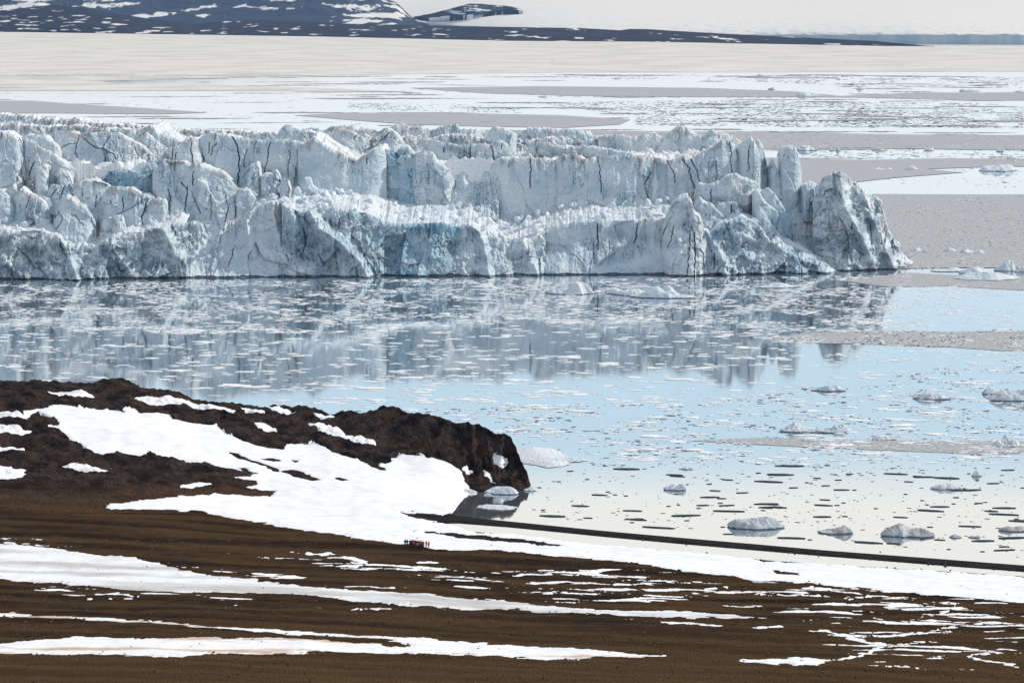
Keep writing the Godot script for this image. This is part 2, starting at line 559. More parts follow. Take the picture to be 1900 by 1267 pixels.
# ------------------------------------------------------------------ floating ice
func floe_mesh(seed_: int, stretch: float, thick: float, dome: float) -> ArrayMesh:      # a slab one metre long
	var r := RandomNumberGenerator.new()
	r.seed = seed_
	var n := 13
	var rim := PackedVector2Array()
	for i in n:
		var a := TAU * i / n
		var l := 0.5 * r.randf_range(0.62, 1.05)
		rim.append(Vector2(cos(a) * l, sin(a) * l * stretch))
	var st := SurfaceTool.new()
	st.begin(Mesh.PRIMITIVE_TRIANGLES)
	st.set_smooth_group(-1)
	var mid := Vector3(r.randf_range(-0.1, 0.1), thick * (1.0 + dome), 0)
	for i in n:
		var a := rim[i]
		var b := rim[(i + 1) % n]
		var ia := Vector3(a.x * 0.7, thick * (1.0 + dome * r.randf_range(0.1, 0.9)), a.y * 0.7)
		var ta := Vector3(a.x, thick * 0.8, a.y)
		var tb := Vector3(b.x, thick * 0.8, b.y)
		var wa := Vector3(a.x * 0.97, -thick * 2.0, a.y * 0.97)
		var wb := Vector3(b.x * 0.97, -thick * 2.0, b.y * 0.97)
		var ib := Vector3(b.x * 0.7, thick * (1.0 + dome * 0.5), b.y * 0.7)
		for q in [mid, ia, ib, ia, ta, tb, ia, tb, ib, ta, wa, wb, ta, wb, tb]:
			st.add_vertex(q)
	st.generate_normals()
	return st.commit()

func berg(seed_: int, long: float, wide: float, high: float, peaks := 1.0, soil := 0.0) -> ArrayMesh:
	var n := 56
	var rings := 20
	var rd: FastNoiseLite = nz.ridge
	var fb: FastNoiseLite = nz.fbm
	var fi: FastNoiseLite = nz.fine
	var v := PackedVector3Array()
	var c := PackedColorArray()
	var off := seed_ * 37.3
	var k := 9.0 / maxf(long, 1.0)
	for r in rings + 3:
		for i in n + 1:
			var a := TAU * (i % n) / n
			var ca := cos(a)
			var sa := sin(a)
			var out := 0.5 * (1.0 + 0.5 * fb.get_noise_3d(ca * 9.0, sa * 9.0, off) + 0.16 * fi.get_noise_3d(ca * 6.0, sa * 6.0, off))
			var s := minf(float(r) / rings, 1.0)
			var x := ca * out * s * long
			var z := sa * out * s * wide
			var lump := clampf(0.34 + 1.5 * peaks * fb.get_noise_3d(x * k * 2.2 + off, off, z * k * 2.2) + 0.45 * rd.get_noise_3d(x * k * 1.3, off, z * k * 1.3), 0.04, 1.25)
			var y := high * lump * (1.0 - pow(s, 5.0)) * lerpf(1.0, 0.7, s) + minf(0.35, high * 0.16) * (1.0 + 0.5 * fi.get_noise_3d(x * 2.0, z * 2.0, off))
			y += 0.25 * minf(1.0, high * 0.3) * fi.get_noise_3d(x * k * 3.0, y * k * 3.0, z * k * 3.0)
			if r > rings:
				var e := r - rings
				x *= 1.0 - 0.04 * e
				z *= 1.0 - 0.06 * e
				y = 0.05 if e == 1 else -1.2
			v.append(Vector3(x, y, z))
			var col := Color(0.86, 0.87, 0.885).lerp(Color(0.55, 0.68, 0.76), clampf(0.35 + fb.get_noise_3d(x * k * 3.0, y * 3.0, off) - y / maxf(high, 0.3) * 0.3, 0.0, 0.7))
			col = col.darkened((0.16 if peaks > 0.28 else 0.02) + 0.22 * soil).lerp(Color(0.36, 0.31, 0.27), soil * smoothstep(-0.1, 0.5, fb.get_noise_3d(x * k * 2.5, y * k * 6.0, off + 9.0) + 0.3 * fi.get_noise_3d(x * k, y * 3.0, off)))
			if r > rings:
				col = Color(0.16, 0.21, 0.25)
			c.append(col)
	return grid_mesh(v, c, n + 1, false)

func chunk(seed_: int) -> ArrayMesh:                     # an angular broken block about a metre across
	var r := RandomNumberGenerator.new()
	r.seed = seed_
	var cuts := []
	for i in 15:
		var n := Vector3(r.randf_range(-1, 1), r.randf_range(-1, 1), r.randf_range(-1, 1)).normalized()
		cuts.append([n, r.randf_range(0.30, 0.52)])
	var v := PackedVector3Array()
	var c := PackedColorArray()
	var fi: FastNoiseLite = nz.fine
	for y in 13:
		for x in 21:
			var a := TAU * (x % 20) / 20.0
			var e := PI * (0.5 - y / 12.0)
			var d := Vector3(cos(a) * cos(e), sin(e), sin(a) * cos(e))
			var l := 0.75
			for q in cuts:
				var k: float = d.dot(q[0])
				if k > 0.02:
					l = minf(l, q[1] / k)
			l *= 1.0 + 0.12 * fi.get_noise_3d(d.x * 6.0 + seed_, d.y * 6.0, d.z * 6.0)
			v.append(d * l)
			c.append(Color(0.80, 0.83, 0.86).lerp(Color(0.55, 0.70, 0.80), r.randf() * 0.35))
	return grid_mesh(v, c, 21, false)

func strew(called: String, label: String, meshes: Array, zones: Array, m: Material, seed_: int) -> void:
	# zones: [outline, how many, smallest, largest, lengthwise bias]; many small floes as one mass
	var r := RandomNumberGenerator.new()
	r.seed = seed_
	var at := []
	for mesh in meshes:
		at.append([])
	var ns: FastNoiseLite = nz.drift
	for z in zones:
		var area := pts(z[0])
		var lo := Vector2(1e9, 1e9)
		var hi := Vector2(-1e9, -1e9)
		for p in area:
			lo = lo.min(p)
			hi = hi.max(p)
		var made := 0
		var tries := 0
		while made < z[1] and tries < z[1] * 8:
			tries += 1
			var p := Vector2(r.randf_range(lo.x, hi.x), r.randf_range(lo.y, hi.y))
			var drift := ns.get_noise_2d(p.x * 0.35, p.y * 2.6)
			if r.randf() > smoothstep(-0.45 + z[4], 0.35 + z[4], drift) or not Geometry2D.is_point_in_polygon(p, area):
				continue
			made += 1
			var size: float = z[2] + (z[3] - z[2]) * pow(r.randf(), 3.2)
			var q := on_sea(p.x, p.y)
			var b := Basis(Vector3.UP, r.randf_range(-0.35, 0.35) + (PI if r.randf() < 0.5 else 0.0)).scaled_local(Vector3(size, 0.5 + size * 0.12, size))
			at[r.randi() % meshes.size()].append(Transform3D(b, Vector3(q.x, z[5] if z.size() > 5 else 0.02, q.z)))
	var whole := base(called)
	tag(whole, label, "brash ice", "", "stuff")
	for k in meshes.size():
		var mm := MultiMesh.new()
		mm.transform_format = MultiMesh.TRANSFORM_3D
		mm.mesh = meshes[k]
		mm.instance_count = at[k].size()
		for i in at[k].size():
			mm.set_instance_transform(i, at[k][i])
		var o := MultiMeshInstance3D.new()
		o.name = "ice_fragments"
		o.multimesh = mm
		o.material_override = m
		o.set_meta("kind", "stuff")
		whole.add_child(o, true)

# A film of grease ice: its ragged edge breaks into fingers drawn out along the wind.
func film(called: String, label: String, outline: String, m: Material, lift: float, fray := 16.0) -> void:
	var src := pts(outline)
	var out := PackedVector2Array()
	var fi: FastNoiseLite = nz.fine
	for i in src.size():
		var a := src[i]
		var b := src[(i + 1) % src.size()]
		var n := maxi(int(a.distance_to(b) / 4.0), 1)
		for j in n:
			var p := a.lerp(b, float(j) / n)
			var e := minf(1.0, minf(j, n - j) / 3.0) if n > 3 else 0.4
			p.x += fray * e * fi.get_noise_2d(p.x * 0.9, p.y * 9.0)
			p.y += fray * 0.16 * e * (nz.drift.get_noise_2d(p.x * 1.4, p.y * 3.0) * 1.1 + 0.55 * fi.get_noise_2d(p.x * 0.35, p.y + 77.0)) * clampf((p.y + 20.0) / 240.0, 0.3, 1.4)
			var q := on_sea(p.x, p.y)
			out.append(Vector2(q.x, q.z))
	var t := Geometry2D.triangulate_polygon(out)
	if t.is_empty():
		out.clear()
		for p in src:
			var q := on_sea(p.x, p.y)
			out.append(Vector2(q.x, q.z))
		t = Geometry2D.triangulate_polygon(out)
	var st := SurfaceTool.new()
	st.begin(Mesh.PRIMITIVE_TRIANGLES)
	for i in range(0, t.size(), 3):
		var a := out[t[i]]
		var b := out[t[i + 1]]
		var c := out[t[i + 2]]
		if (b - a).cross(c - a) < 0.0:
			var swap := b
			b = c
			c = swap
		for p in [a, b, c]:
			st.set_normal(Vector3.UP)
			st.add_vertex(Vector3(p.x, lift, p.y))
	var o := put(called, st.commit(), m)
	tag(o, label, "slush ice", "", "stuff")

# ------------------------------------------------------------------ people
# A closed skin over tapered limbs: limb = [from, to, radius there, radius here, colour]
func figure(limbs: Array, cell: float, soft: float) -> ArrayMesh:
	var lo := Vector3(1e9, 1e9, 1e9)
	var hi := -lo
	for l in limbs:
		for e in 2:
			var p: Vector3 = l[e]
			var r: float = l[2 + e] + cell * 2.0
			lo = lo.min(p - Vector3.ONE * r)
			hi = hi.max(p + Vector3.ONE * r)
	var n := Vector3i((hi - lo) / cell) + Vector3i(2, 2, 2)
	var field := PackedFloat32Array()
	field.resize(n.x * n.y * n.z)
	for z in n.z:
		for y in n.y:
			for x in n.x:
				field[(z * n.y + y) * n.x + x] = skin(lo + Vector3(x, y, z) * cell, limbs, soft)
	var vid := {}
	var v := PackedVector3Array()
	var c := PackedColorArray()
	var nm := PackedVector3Array()
	for z in n.z - 1:
		for y in n.y - 1:
			for x in n.x - 1:
				var sum := Vector3.ZERO
				var hits := 0
				for e in 12:
					var ax := e / 4
					var o1 := e % 2
					var o2 := (e / 2) % 2
					var a := Vector3i(x, y, z)
					if ax == 0: a += Vector3i(0, o1, o2)
					elif ax == 1: a += Vector3i(o1, 0, o2)
					else: a += Vector3i(o1, o2, 0)
					var b := a
					b[ax] += 1
					var fa := field[(a.z * n.y + a.y) * n.x + a.x]
					var fb := field[(b.z * n.y + b.y) * n.x + b.x]
					if (fa < 0.0) != (fb < 0.0):
						sum += Vector3(a).lerp(Vector3(b), fa / (fa - fb))
						hits += 1
				if hits:
					var p := lo + sum / hits * cell
					vid[(z * n.y + y) * n.x + x] = v.size()
					v.append(p)
					var h := 0.01
					nm.append(Vector3(skin(p + Vector3(h, 0, 0), limbs, soft) - skin(p - Vector3(h, 0, 0), limbs, soft), skin(p + Vector3(0, h, 0), limbs, soft) - skin(p - Vector3(0, h, 0), limbs, soft), skin(p + Vector3(0, 0, h), limbs, soft) - skin(p - Vector3(0, 0, h), limbs, soft)).normalized())
					var best := 1e9
					var col := Color.WHITE
					for l in limbs:
						var d := limb_dist(p, l)
						if d < best:
							best = d
							col = l[4]
					c.append(col)
	var idx := PackedInt32Array()
	for z in range(1, n.z - 1):
		for y in range(1, n.y - 1):
			for x in range(1, n.x - 1):
				var f0 := field[(z * n.y + y) * n.x + x]
				for ax in 3:
					var b := Vector3i(x, y, z)
					b[ax] += 1
					var f1 := field[(b.z * n.y + b.y) * n.x + b.x]
					if (f0 < 0.0) == (f1 < 0.0):
						continue
					var u := (ax + 1) % 3
					var w := (ax + 2) % 3
					var q := []
					for s in [[0, 0], [1, 0], [1, 1], [0, 1]]:
						var g := Vector3i(x, y, z)
						g[u] -= s[0]
						g[w] -= s[1]
						q.append(vid.get((g.z * n.y + g.y) * n.x + g.x, 0))
					if f0 < 0.0:
						idx.append_array(PackedInt32Array([q[0], q[2], q[1], q[0], q[3], q[2]]))
					else:
						idx.append_array(PackedInt32Array([q[0], q[1], q[2], q[0], q[2], q[3]]))
	var arr := []
	arr.resize(Mesh.ARRAY_MAX)
	arr[Mesh.ARRAY_VERTEX] = v
	arr[Mesh.ARRAY_NORMAL] = nm
	arr[Mesh.ARRAY_COLOR] = c
	arr[Mesh.ARRAY_INDEX] = idx
	var m := ArrayMesh.new()
	m.add_surface_from_arrays(Mesh.PRIMITIVE_TRIANGLES, arr)
	return m

func limb_dist(p: Vector3, l: Array) -> float:
	var a: Vector3 = l[0]
	var d: Vector3 = l[1] - a
	var t := clampf((p - a).dot(d) / maxf(d.length_squared(), 1e-6), 0.0, 1.0)
	return p.distance_to(a + d * t) - lerpf(l[2], l[3], t)

func skin(p: Vector3, limbs: Array, soft: float) -> float:
	var f := 10.0
	for l in limbs:
		var d := limb_dist(p, l)
		var h := clampf(0.5 + 0.5 * (f - d) / soft, 0.0, 1.0)
		f = lerpf(f, d, h) - soft * h * (1.0 - h)
	return f

# pose 0 stands with arms down, 1 stands with hands at the chest, 2 kneels, 3 stands with one arm out
func person(at: Vector3, turn: float, tall: float, pose: int, jacket: Color, legs: Color, hood: Color, label: String) -> void:
	var o := base("person", at)
	o.rotation.y = turn
	tag(o, label, "person", "people gathered at the edge of the snow")
	var s := tall / 1.75
	var face := Color(0.42, 0.27, 0.2)
	var boot := Color(0.015, 0.015, 0.018)
	var low := 0.0 if pose != 2 else -0.40
	var P := func(x: float, y: float, z: float) -> Vector3: return Vector3(x, y + low, z) * s
	var body := []
	for k in [-1.0, 1.0]:
		var hip: Vector3 = P.call(0.09 * k, 0.90, 0.0)
		var knee: Vector3 = P.call(0.10 * k, 0.50, 0.03) if pose != 2 else Vector3(0.11 * k, 0.09, 0.28) * s
		var ankle: Vector3 = P.call(0.11 * k, 0.09, 0.0) if pose != 2 else Vector3(0.11 * k, 0.07, -0.14) * s
		body.append([hip, knee, 0.098 * s, 0.07 * s, legs])
		body.append([knee, ankle, 0.07 * s, 0.052 * s, legs])
		body.append([ankle - Vector3(0, 0.03, 0.03) * s, ankle + Vector3(0.02 * k, -0.045, 0.15) * s, 0.055 * s, 0.045 * s, boot])
		var sh: Vector3 = P.call(0.175 * k, 1.40, -0.01)
		var el: Vector3 = P.call(0.245 * k, 1.12, -0.03)
		var wr: Vector3 = P.call(0.25 * k, 0.86, 0.07)
		if pose == 1 or pose == 2:
			el = P.call(0.25 * k, 1.13, 0.08)
			wr = P.call(0.08 * k, 1.25, 0.27)
		elif pose == 3 and k > 0:
			el = P.call(0.42, 1.28, 0.08)
			wr = P.call(0.58, 1.42, 0.2)
		body.append([sh, el, 0.058 * s, 0.045 * s, jacket])
		body.append([el, wr, 0.045 * s, 0.033 * s, jacket])
		var dir := (wr - el).normalized()
		body.append([wr, wr + dir * 0.09 * s, 0.036 * s, 0.03 * s, boot])
	body.append([P.call(0, 0.95, 0), P.call(0, 1.2, 0), 0.15 * s, 0.145 * s, legs])
	body.append([P.call(-0.1, 1.33, 0), P.call(0.1, 1.33, 0), 0.125 * s, 0.125 * s, jacket])
	body.append([P.call(0, 1.4, 0), P.call(0, 1.56, 0.015), 0.06 * s, 0.055 * s, face])
	body.append([P.call(0, 1.59, 0.03), P.call(0, 1.67, 0.01), 0.078 * s, 0.092 * s, face])
	body.append([P.call(0, 1.615, 0.11), P.call(0, 1.60, 0.125), 0.018 * s, 0.018 * s, face])
	put("body", figure(body, 0.045 * s, 0.035), M.cloth, o)
	var coat := []
	coat.append([P.call(0, 0.90, 0), P.call(0, 1.2, 0), 0.165 * s, 0.15 * s, jacket])
	coat.append([P.call(-0.09, 1.32, 0), P.call(0.09, 1.32, 0), 0.135 * s, 0.135 * s, jacket])
	coat.append([P.call(-0.13, 1.40, 0), P.call(0.13, 1.40, 0), 0.075 * s, 0.075 * s, jacket])
	for k in [-1.0, 1.0]:
		var sh: Vector3 = P.call(0.175 * k, 1.39, -0.01)
		var el: Vector3 = P.call(0.245 * k, 1.12, -0.03)
		var wr: Vector3 = P.call(0.25 * k, 0.90, 0.06)
		if pose == 1 or pose == 2:
			el = P.call(0.25 * k, 1.13, 0.08)
			wr = P.call(0.11 * k, 1.23, 0.22)
		elif pose == 3 and k > 0:
			el = P.call(0.42, 1.28, 0.08)
			wr = P.call(0.55, 1.4, 0.18)
		coat.append([sh, el, 0.072 * s, 0.06 * s, jacket])
		coat.append([el, wr, 0.06 * s, 0.05 * s, jacket])
	put("jacket", figure(coat, 0.04 * s, 0.022), M.cloth, o)
	put("hat", figure([[P.call(0, 1.66, -0.02), P.call(0, 1.70, -0.015), 0.108 * s, 0.092 * s, hood]], 0.04 * s, 0.02), M.cloth, o)

# ------------------------------------------------------------------ the place
func make_materials() -> void:
	nz.fbm = noise(FastNoiseLite.TYPE_SIMPLEX_SMOOTH, 0.05, 4, 3)
	nz.fine = noise(FastNoiseLite.TYPE_SIMPLEX_SMOOTH, 0.35, 3, 5)
	nz.ridge = noise(FastNoiseLite.TYPE_SIMPLEX_SMOOTH, 0.075, 4, 8, true)
	nz.drift = noise(FastNoiseLite.TYPE_SIMPLEX_SMOOTH, 0.02, 4, 21)
	var ce := noise(FastNoiseLite.TYPE_CELLULAR, 0.085, 1, 13)
	ce.cellular_return_type = FastNoiseLite.RETURN_CELL_VALUE
	ce.cellular_jitter = 1.0
	nz.cell = ce

	var ice_m := lit(Color.WHITE, 0.62)
	tri(ice_m, 26.0)
	ice_m.albedo_texture = noise_tex(noise(FastNoiseLite.TYPE_SIMPLEX_SMOOTH, 0.012, 6, 31), 1024, [[0.0, 0.5, 1.0], [Color(0.87, 0.90, 0.93), Color(0.96, 0.97, 0.98), Color.WHITE]])
	ice_m.heightmap_enabled = true
	ice_m.heightmap_scale = 40.0
	ice_m.heightmap_texture = noise_tex(noise(FastNoiseLite.TYPE_SIMPLEX_SMOOTH, 0.010, 6, 33, true), 1024, [])
	M.ice = ice_m

	var snow := lit(Color.WHITE, 0.85)
	tri(snow, 34.0)
	snow.albedo_texture = noise_tex(noise(FastNoiseLite.TYPE_SIMPLEX_SMOOTH, 0.01, 5, 41), 512, [[0.0, 0.5, 1.0], [Color(0.93, 0.93, 0.94), Color(0.985, 0.985, 0.985), Color.WHITE]])
	M.snow = snow

	var soil := lit(Color.WHITE, 0.95)
	tri(soil, 37.0)
	soil.albedo_texture = noise_tex(noise(FastNoiseLite.TYPE_SIMPLEX_SMOOTH, 0.10, 4, 51), 1024, [[0.0, 0.38, 0.52, 0.66, 1.0], [Color(0.12, 0.12, 0.12), Color(0.36, 0.35, 0.34), Color(0.66, 0.65, 0.63), Color(0.90, 0.88, 0.86), Color.WHITE]])
	soil.heightmap_enabled = true
	soil.heightmap_scale = 5.0
	soil.heightmap_texture = noise_tex(noise(FastNoiseLite.TYPE_SIMPLEX_SMOOTH, 0.08, 4, 53), 1024, [])
	soil.metallic_specular = 0.1
	M.soil = soil

	var rock := lit(Color.WHITE, 0.9)
	tri(rock, 21.0)
	rock.albedo_texture = noise_tex(noise(FastNoiseLite.TYPE_SIMPLEX_SMOOTH, 0.018, 6, 61, true), 1024, [[0.0, 0.45, 0.7, 1.0], [Color(0.32, 0.31, 0.32), Color(0.58, 0.56, 0.56), Color(0.80, 0.78, 0.76), Color.WHITE]])
	rock.heightmap_enabled = true
	rock.heightmap_scale = 70.0
	rock.heightmap_texture = noise_tex(noise(FastNoiseLite.TYPE_SIMPLEX_SMOOTH, 0.014, 6, 63, true), 1024, [])
	rock.metallic_specular = 0.15
	M.rock = rock

	var water := lit(Color.from_rgba8(200, 211, 219), 0.045, false)
	water.metallic = 0.9
	water.metallic_specular = 0.5
	M.water = water

	var slush := lit(Color(0.73, 0.73, 0.73), 0.55, false)
	tri(slush, 90.0)
	slush.albedo_texture = noise_tex(noise(FastNoiseLite.TYPE_SIMPLEX_SMOOTH, 0.05, 5, 71), 1024, [[0.0, 0.34, 0.5, 0.66, 1.0], [Color(0.60, 0.60, 0.61), Color(0.78, 0.78, 0.785), Color(0.88, 0.88, 0.88), Color(0.96, 0.96, 0.96), Color.WHITE]])
	M.slush = slush
	var far := lit(Color(0.86, 0.838, 0.80), 0.7, false)
	tri(far, 1500.0)
	far.albedo_texture = noise_tex(noise(FastNoiseLite.TYPE_SIMPLEX_SMOOTH, 0.008, 6, 73), 1024, [[0.0, 0.42, 0.6, 1.0], [Color(0.86, 0.86, 0.86), Color(0.93, 0.93, 0.93), Color(0.97, 0.97, 0.97), Color.WHITE]])
	M.far_slush = far

	M.floe = lit(Color(0.94, 0.94, 0.94), 0.7, false)
	M.backlit_wet_floe = lit(Color(0.26, 0.28, 0.305), 0.55, false)  # dark of backlit slabs put into the colour, along with thin wet ice
	M.speck = lit(Color(0.30, 0.32, 0.345), 0.7, false)
	M.cloth = lit(Color.WHITE, 0.85)
	var hill := lit(Color.WHITE, 0.95)
	M.hill = hill

func _ready() -> void:
	var eye := Camera3D.new()
	eye.name = "camera"
	eye.position = Vector3(0, EYE, 0)
	eye.near = 1.0
	eye.far = 60000.0
	eye.set_frustum(1267.0 / F, Vector2(0.0, -(633.5 - SKYROW) / F), 1.0, 60000.0)
	eye.current = true
	add_child(eye)

	var env := Environment.new()
	env.background_mode = Environment.BG_SKY
	var sky := Sky.new()
	var sm := PanoramaSkyMaterial.new()
	sm.panorama = sky_picture()
	sky.sky_material = sm
	env.sky = sky
	env.tonemap_mode = Environment.TONE_MAPPER_LINEAR
	env.tonemap_exposure = 1.0
	env.sdfgi_enabled = true
	env.ssao_enabled = true
	env.ssil_enabled = true
	env.fog_enabled = true
	env.fog_density = 0.000012
	env.fog_light_color = Color(0.55, 0.73, 1.0)
	var we := WorldEnvironment.new()
	we.name = "environment"
	we.environment = env
	add_child(we)

	var sun := DirectionalLight3D.new()
	sun.name = "sun"
	sun.light_energy = 1.1
	sun.light_angular_distance = 0.5
	sun.light_color = Color(1.0, 0.965, 0.91)
	sun.shadow_enabled = true
	var az := deg_to_rad(78.0)
	var el := deg_to_rad(38.0)
	sun.look_at_from_position(Vector3(sin(az) * cos(el), sin(el), -cos(az) * cos(el)) * 100.0, Vector3.ZERO)
	add_child(sun)

	make_materials()
	front_line = pts("-240,523 0,522 250,520 500,517 800,514 1000,513 1300,511 1430,509 1560,508 1690,503 1740,502")
	water_and_slush()
	far_coast()
	glacier()
	land()
	bergs()
	people()

func water_and_slush() -> void:
	var st := SurfaceTool.new()
	st.begin(Mesh.PRIMITIVE_TRIANGLES)
	for p in [Vector3(-9000, 0, -26000), Vector3(9000, 0, -26000), Vector3(9000, 0, 2000), Vector3(-9000, 0, -26000), Vector3(9000, 0, 2000), Vector3(-9000, 0, 2000)]:
		st.set_normal(Vector3.UP)
		st.add_vertex(p)
	tag(put("water", st.commit(), M.water), "calm grey blue fjord water mirroring the glacier and the sky", "water", "", "structure")
	film("slush_ice", "pale cream sheet of slush ice reaching to the far shore", "-600,58 300,60 700,68 1100,76 1500,82 2600,86 2600,131 1700,133 1400,134 1050,134 800,137 500,141 250,149 0,153 -600,153", M.far_slush, 0.16, 60.0)
	film("slush_ice", "thin grey slush band below the far sheet at the left", "-600,149 60,149 220,152 420,158 640,165 760,170 560,169 300,168 0,168 -600,168", M.far_slush, 0.2, 50.0)
	film("slush_ice", "broad grey slush band beside the open lead at the right", "760,163 1000,160 1300,163 1480,170 1560,178 1700,172 2600,170 2600,190 1800,186 1600,181 1480,180 1300,180 1080,178 900,173", M.slush, 0.2, 50.0)
	film("slush_ice", "grey slush tongue just behind the left end of the glacier", "-600,186 60,187 150,194 260,200 385,209 300,212 100,210 -600,211", M.slush, 0.2, 40.0)
	film("slush_ice", "long grey slush tongue behind the middle of the glacier", "545,214 640,210 760,209 900,211 1040,214 1170,222 1150,231 1050,237 900,235 760,231 640,222", M.slush, 0.2, 40.0)
	film("slush_ice", "grey slush sheet across the bay right of the glacier top", "820,240 1000,242 1150,243 1400,245 1700,250 2600,254 2600,283 1800,278 1600,274 1450,277 1300,275 1000,270", M.slush, 0.2, 30.0)
	film("slush_ice", "slush sheet with a pale tint around the lone ice pillar", "1380,292 1480,294 1600,297 1760,294 2600,298 2600,311 1850,309 1720,314 1790,320 1660,330 1590,338 1500,347 1380,347", M.slush, 0.2, 26.0)
	film("slush_ice", "wide even grey slush sheet right of the end of the glacier", "1400,362 1600,360 1750,361 2600,361 2600,492 1850,497 1700,498 1500,500 1400,500", M.slush, 0.2, 6.0)
	film("slush_ice", "narrow grey slush band on the blue water at the right", "1440,628 1490,618 1600,614 1760,616 2600,610 2600,652 1860,651 1760,644 1620,639 1500,637", M.slush, 0.1, 40.0)
	film("slush_ice", "thin slush band among small floes off the headland", "1280,818 1420,812 1600,817 1760,819 2600,820 2600,840 1800,842 1650,836 1480,829", M.slush, 0.08, 40.0)
	film("slush_ice", "grey slush drift in front of the end of the glacier", "1690,506 1800,512 2600,512 2600,536 1880,538 1760,531 1650,533 1560,521", M.slush, 0.1, 40.0)

	# streaks of slush between the bands
	var st2 := SurfaceTool.new()
	st2.begin(Mesh.PRIMITIVE_TRIANGLES)
	var fi: FastNoiseLite = nz.fine
	for n in 230:
		var row := 138.0 + 165.0 * pow(rng.randf(), 1.3)
		var px := rng.randf_range(-300.0, 2200.0)
		var half := rng.randf_range(14.0, 110.0) * (0.6 + row / 400.0)
		var thick := rng.randf_range(0.25, 1.1) * (0.4 + row / 260.0)
		var tilt := rng.randf_range(-0.01, 0.012)
		var m := 26
		var last := []
		for i in m + 1:
			var t := float(i) / m * 2.0 - 1.0
			var x := px + half * t
			var w := thick * pow(1.0 - t * t, 0.8) * (0.75 + 0.9 * fi.get_noise_2d(x * 0.25, row * 7.0))
			var mid := row + tilt * half * t + thick * 0.7 * fi.get_noise_2d(x * 0.12, row * 3.0 + 9.0)
			var a := on_sea(x, mid - maxf(w, 0.02))
			var b := on_sea(x, mid + maxf(w, 0.02))
			a.y = 0.24
			b.y = 0.24
			if i > 0:
				for q in [last[0], a, last[1], a, b, last[1]]:
					st2.set_normal(Vector3.UP)
					st2.add_vertex(q)
			last = [a, b]
	tag(put("slush_ice", st2.commit(), M.slush), "thin torn streaks of slush ice across the far leads", "slush ice", "", "stuff")

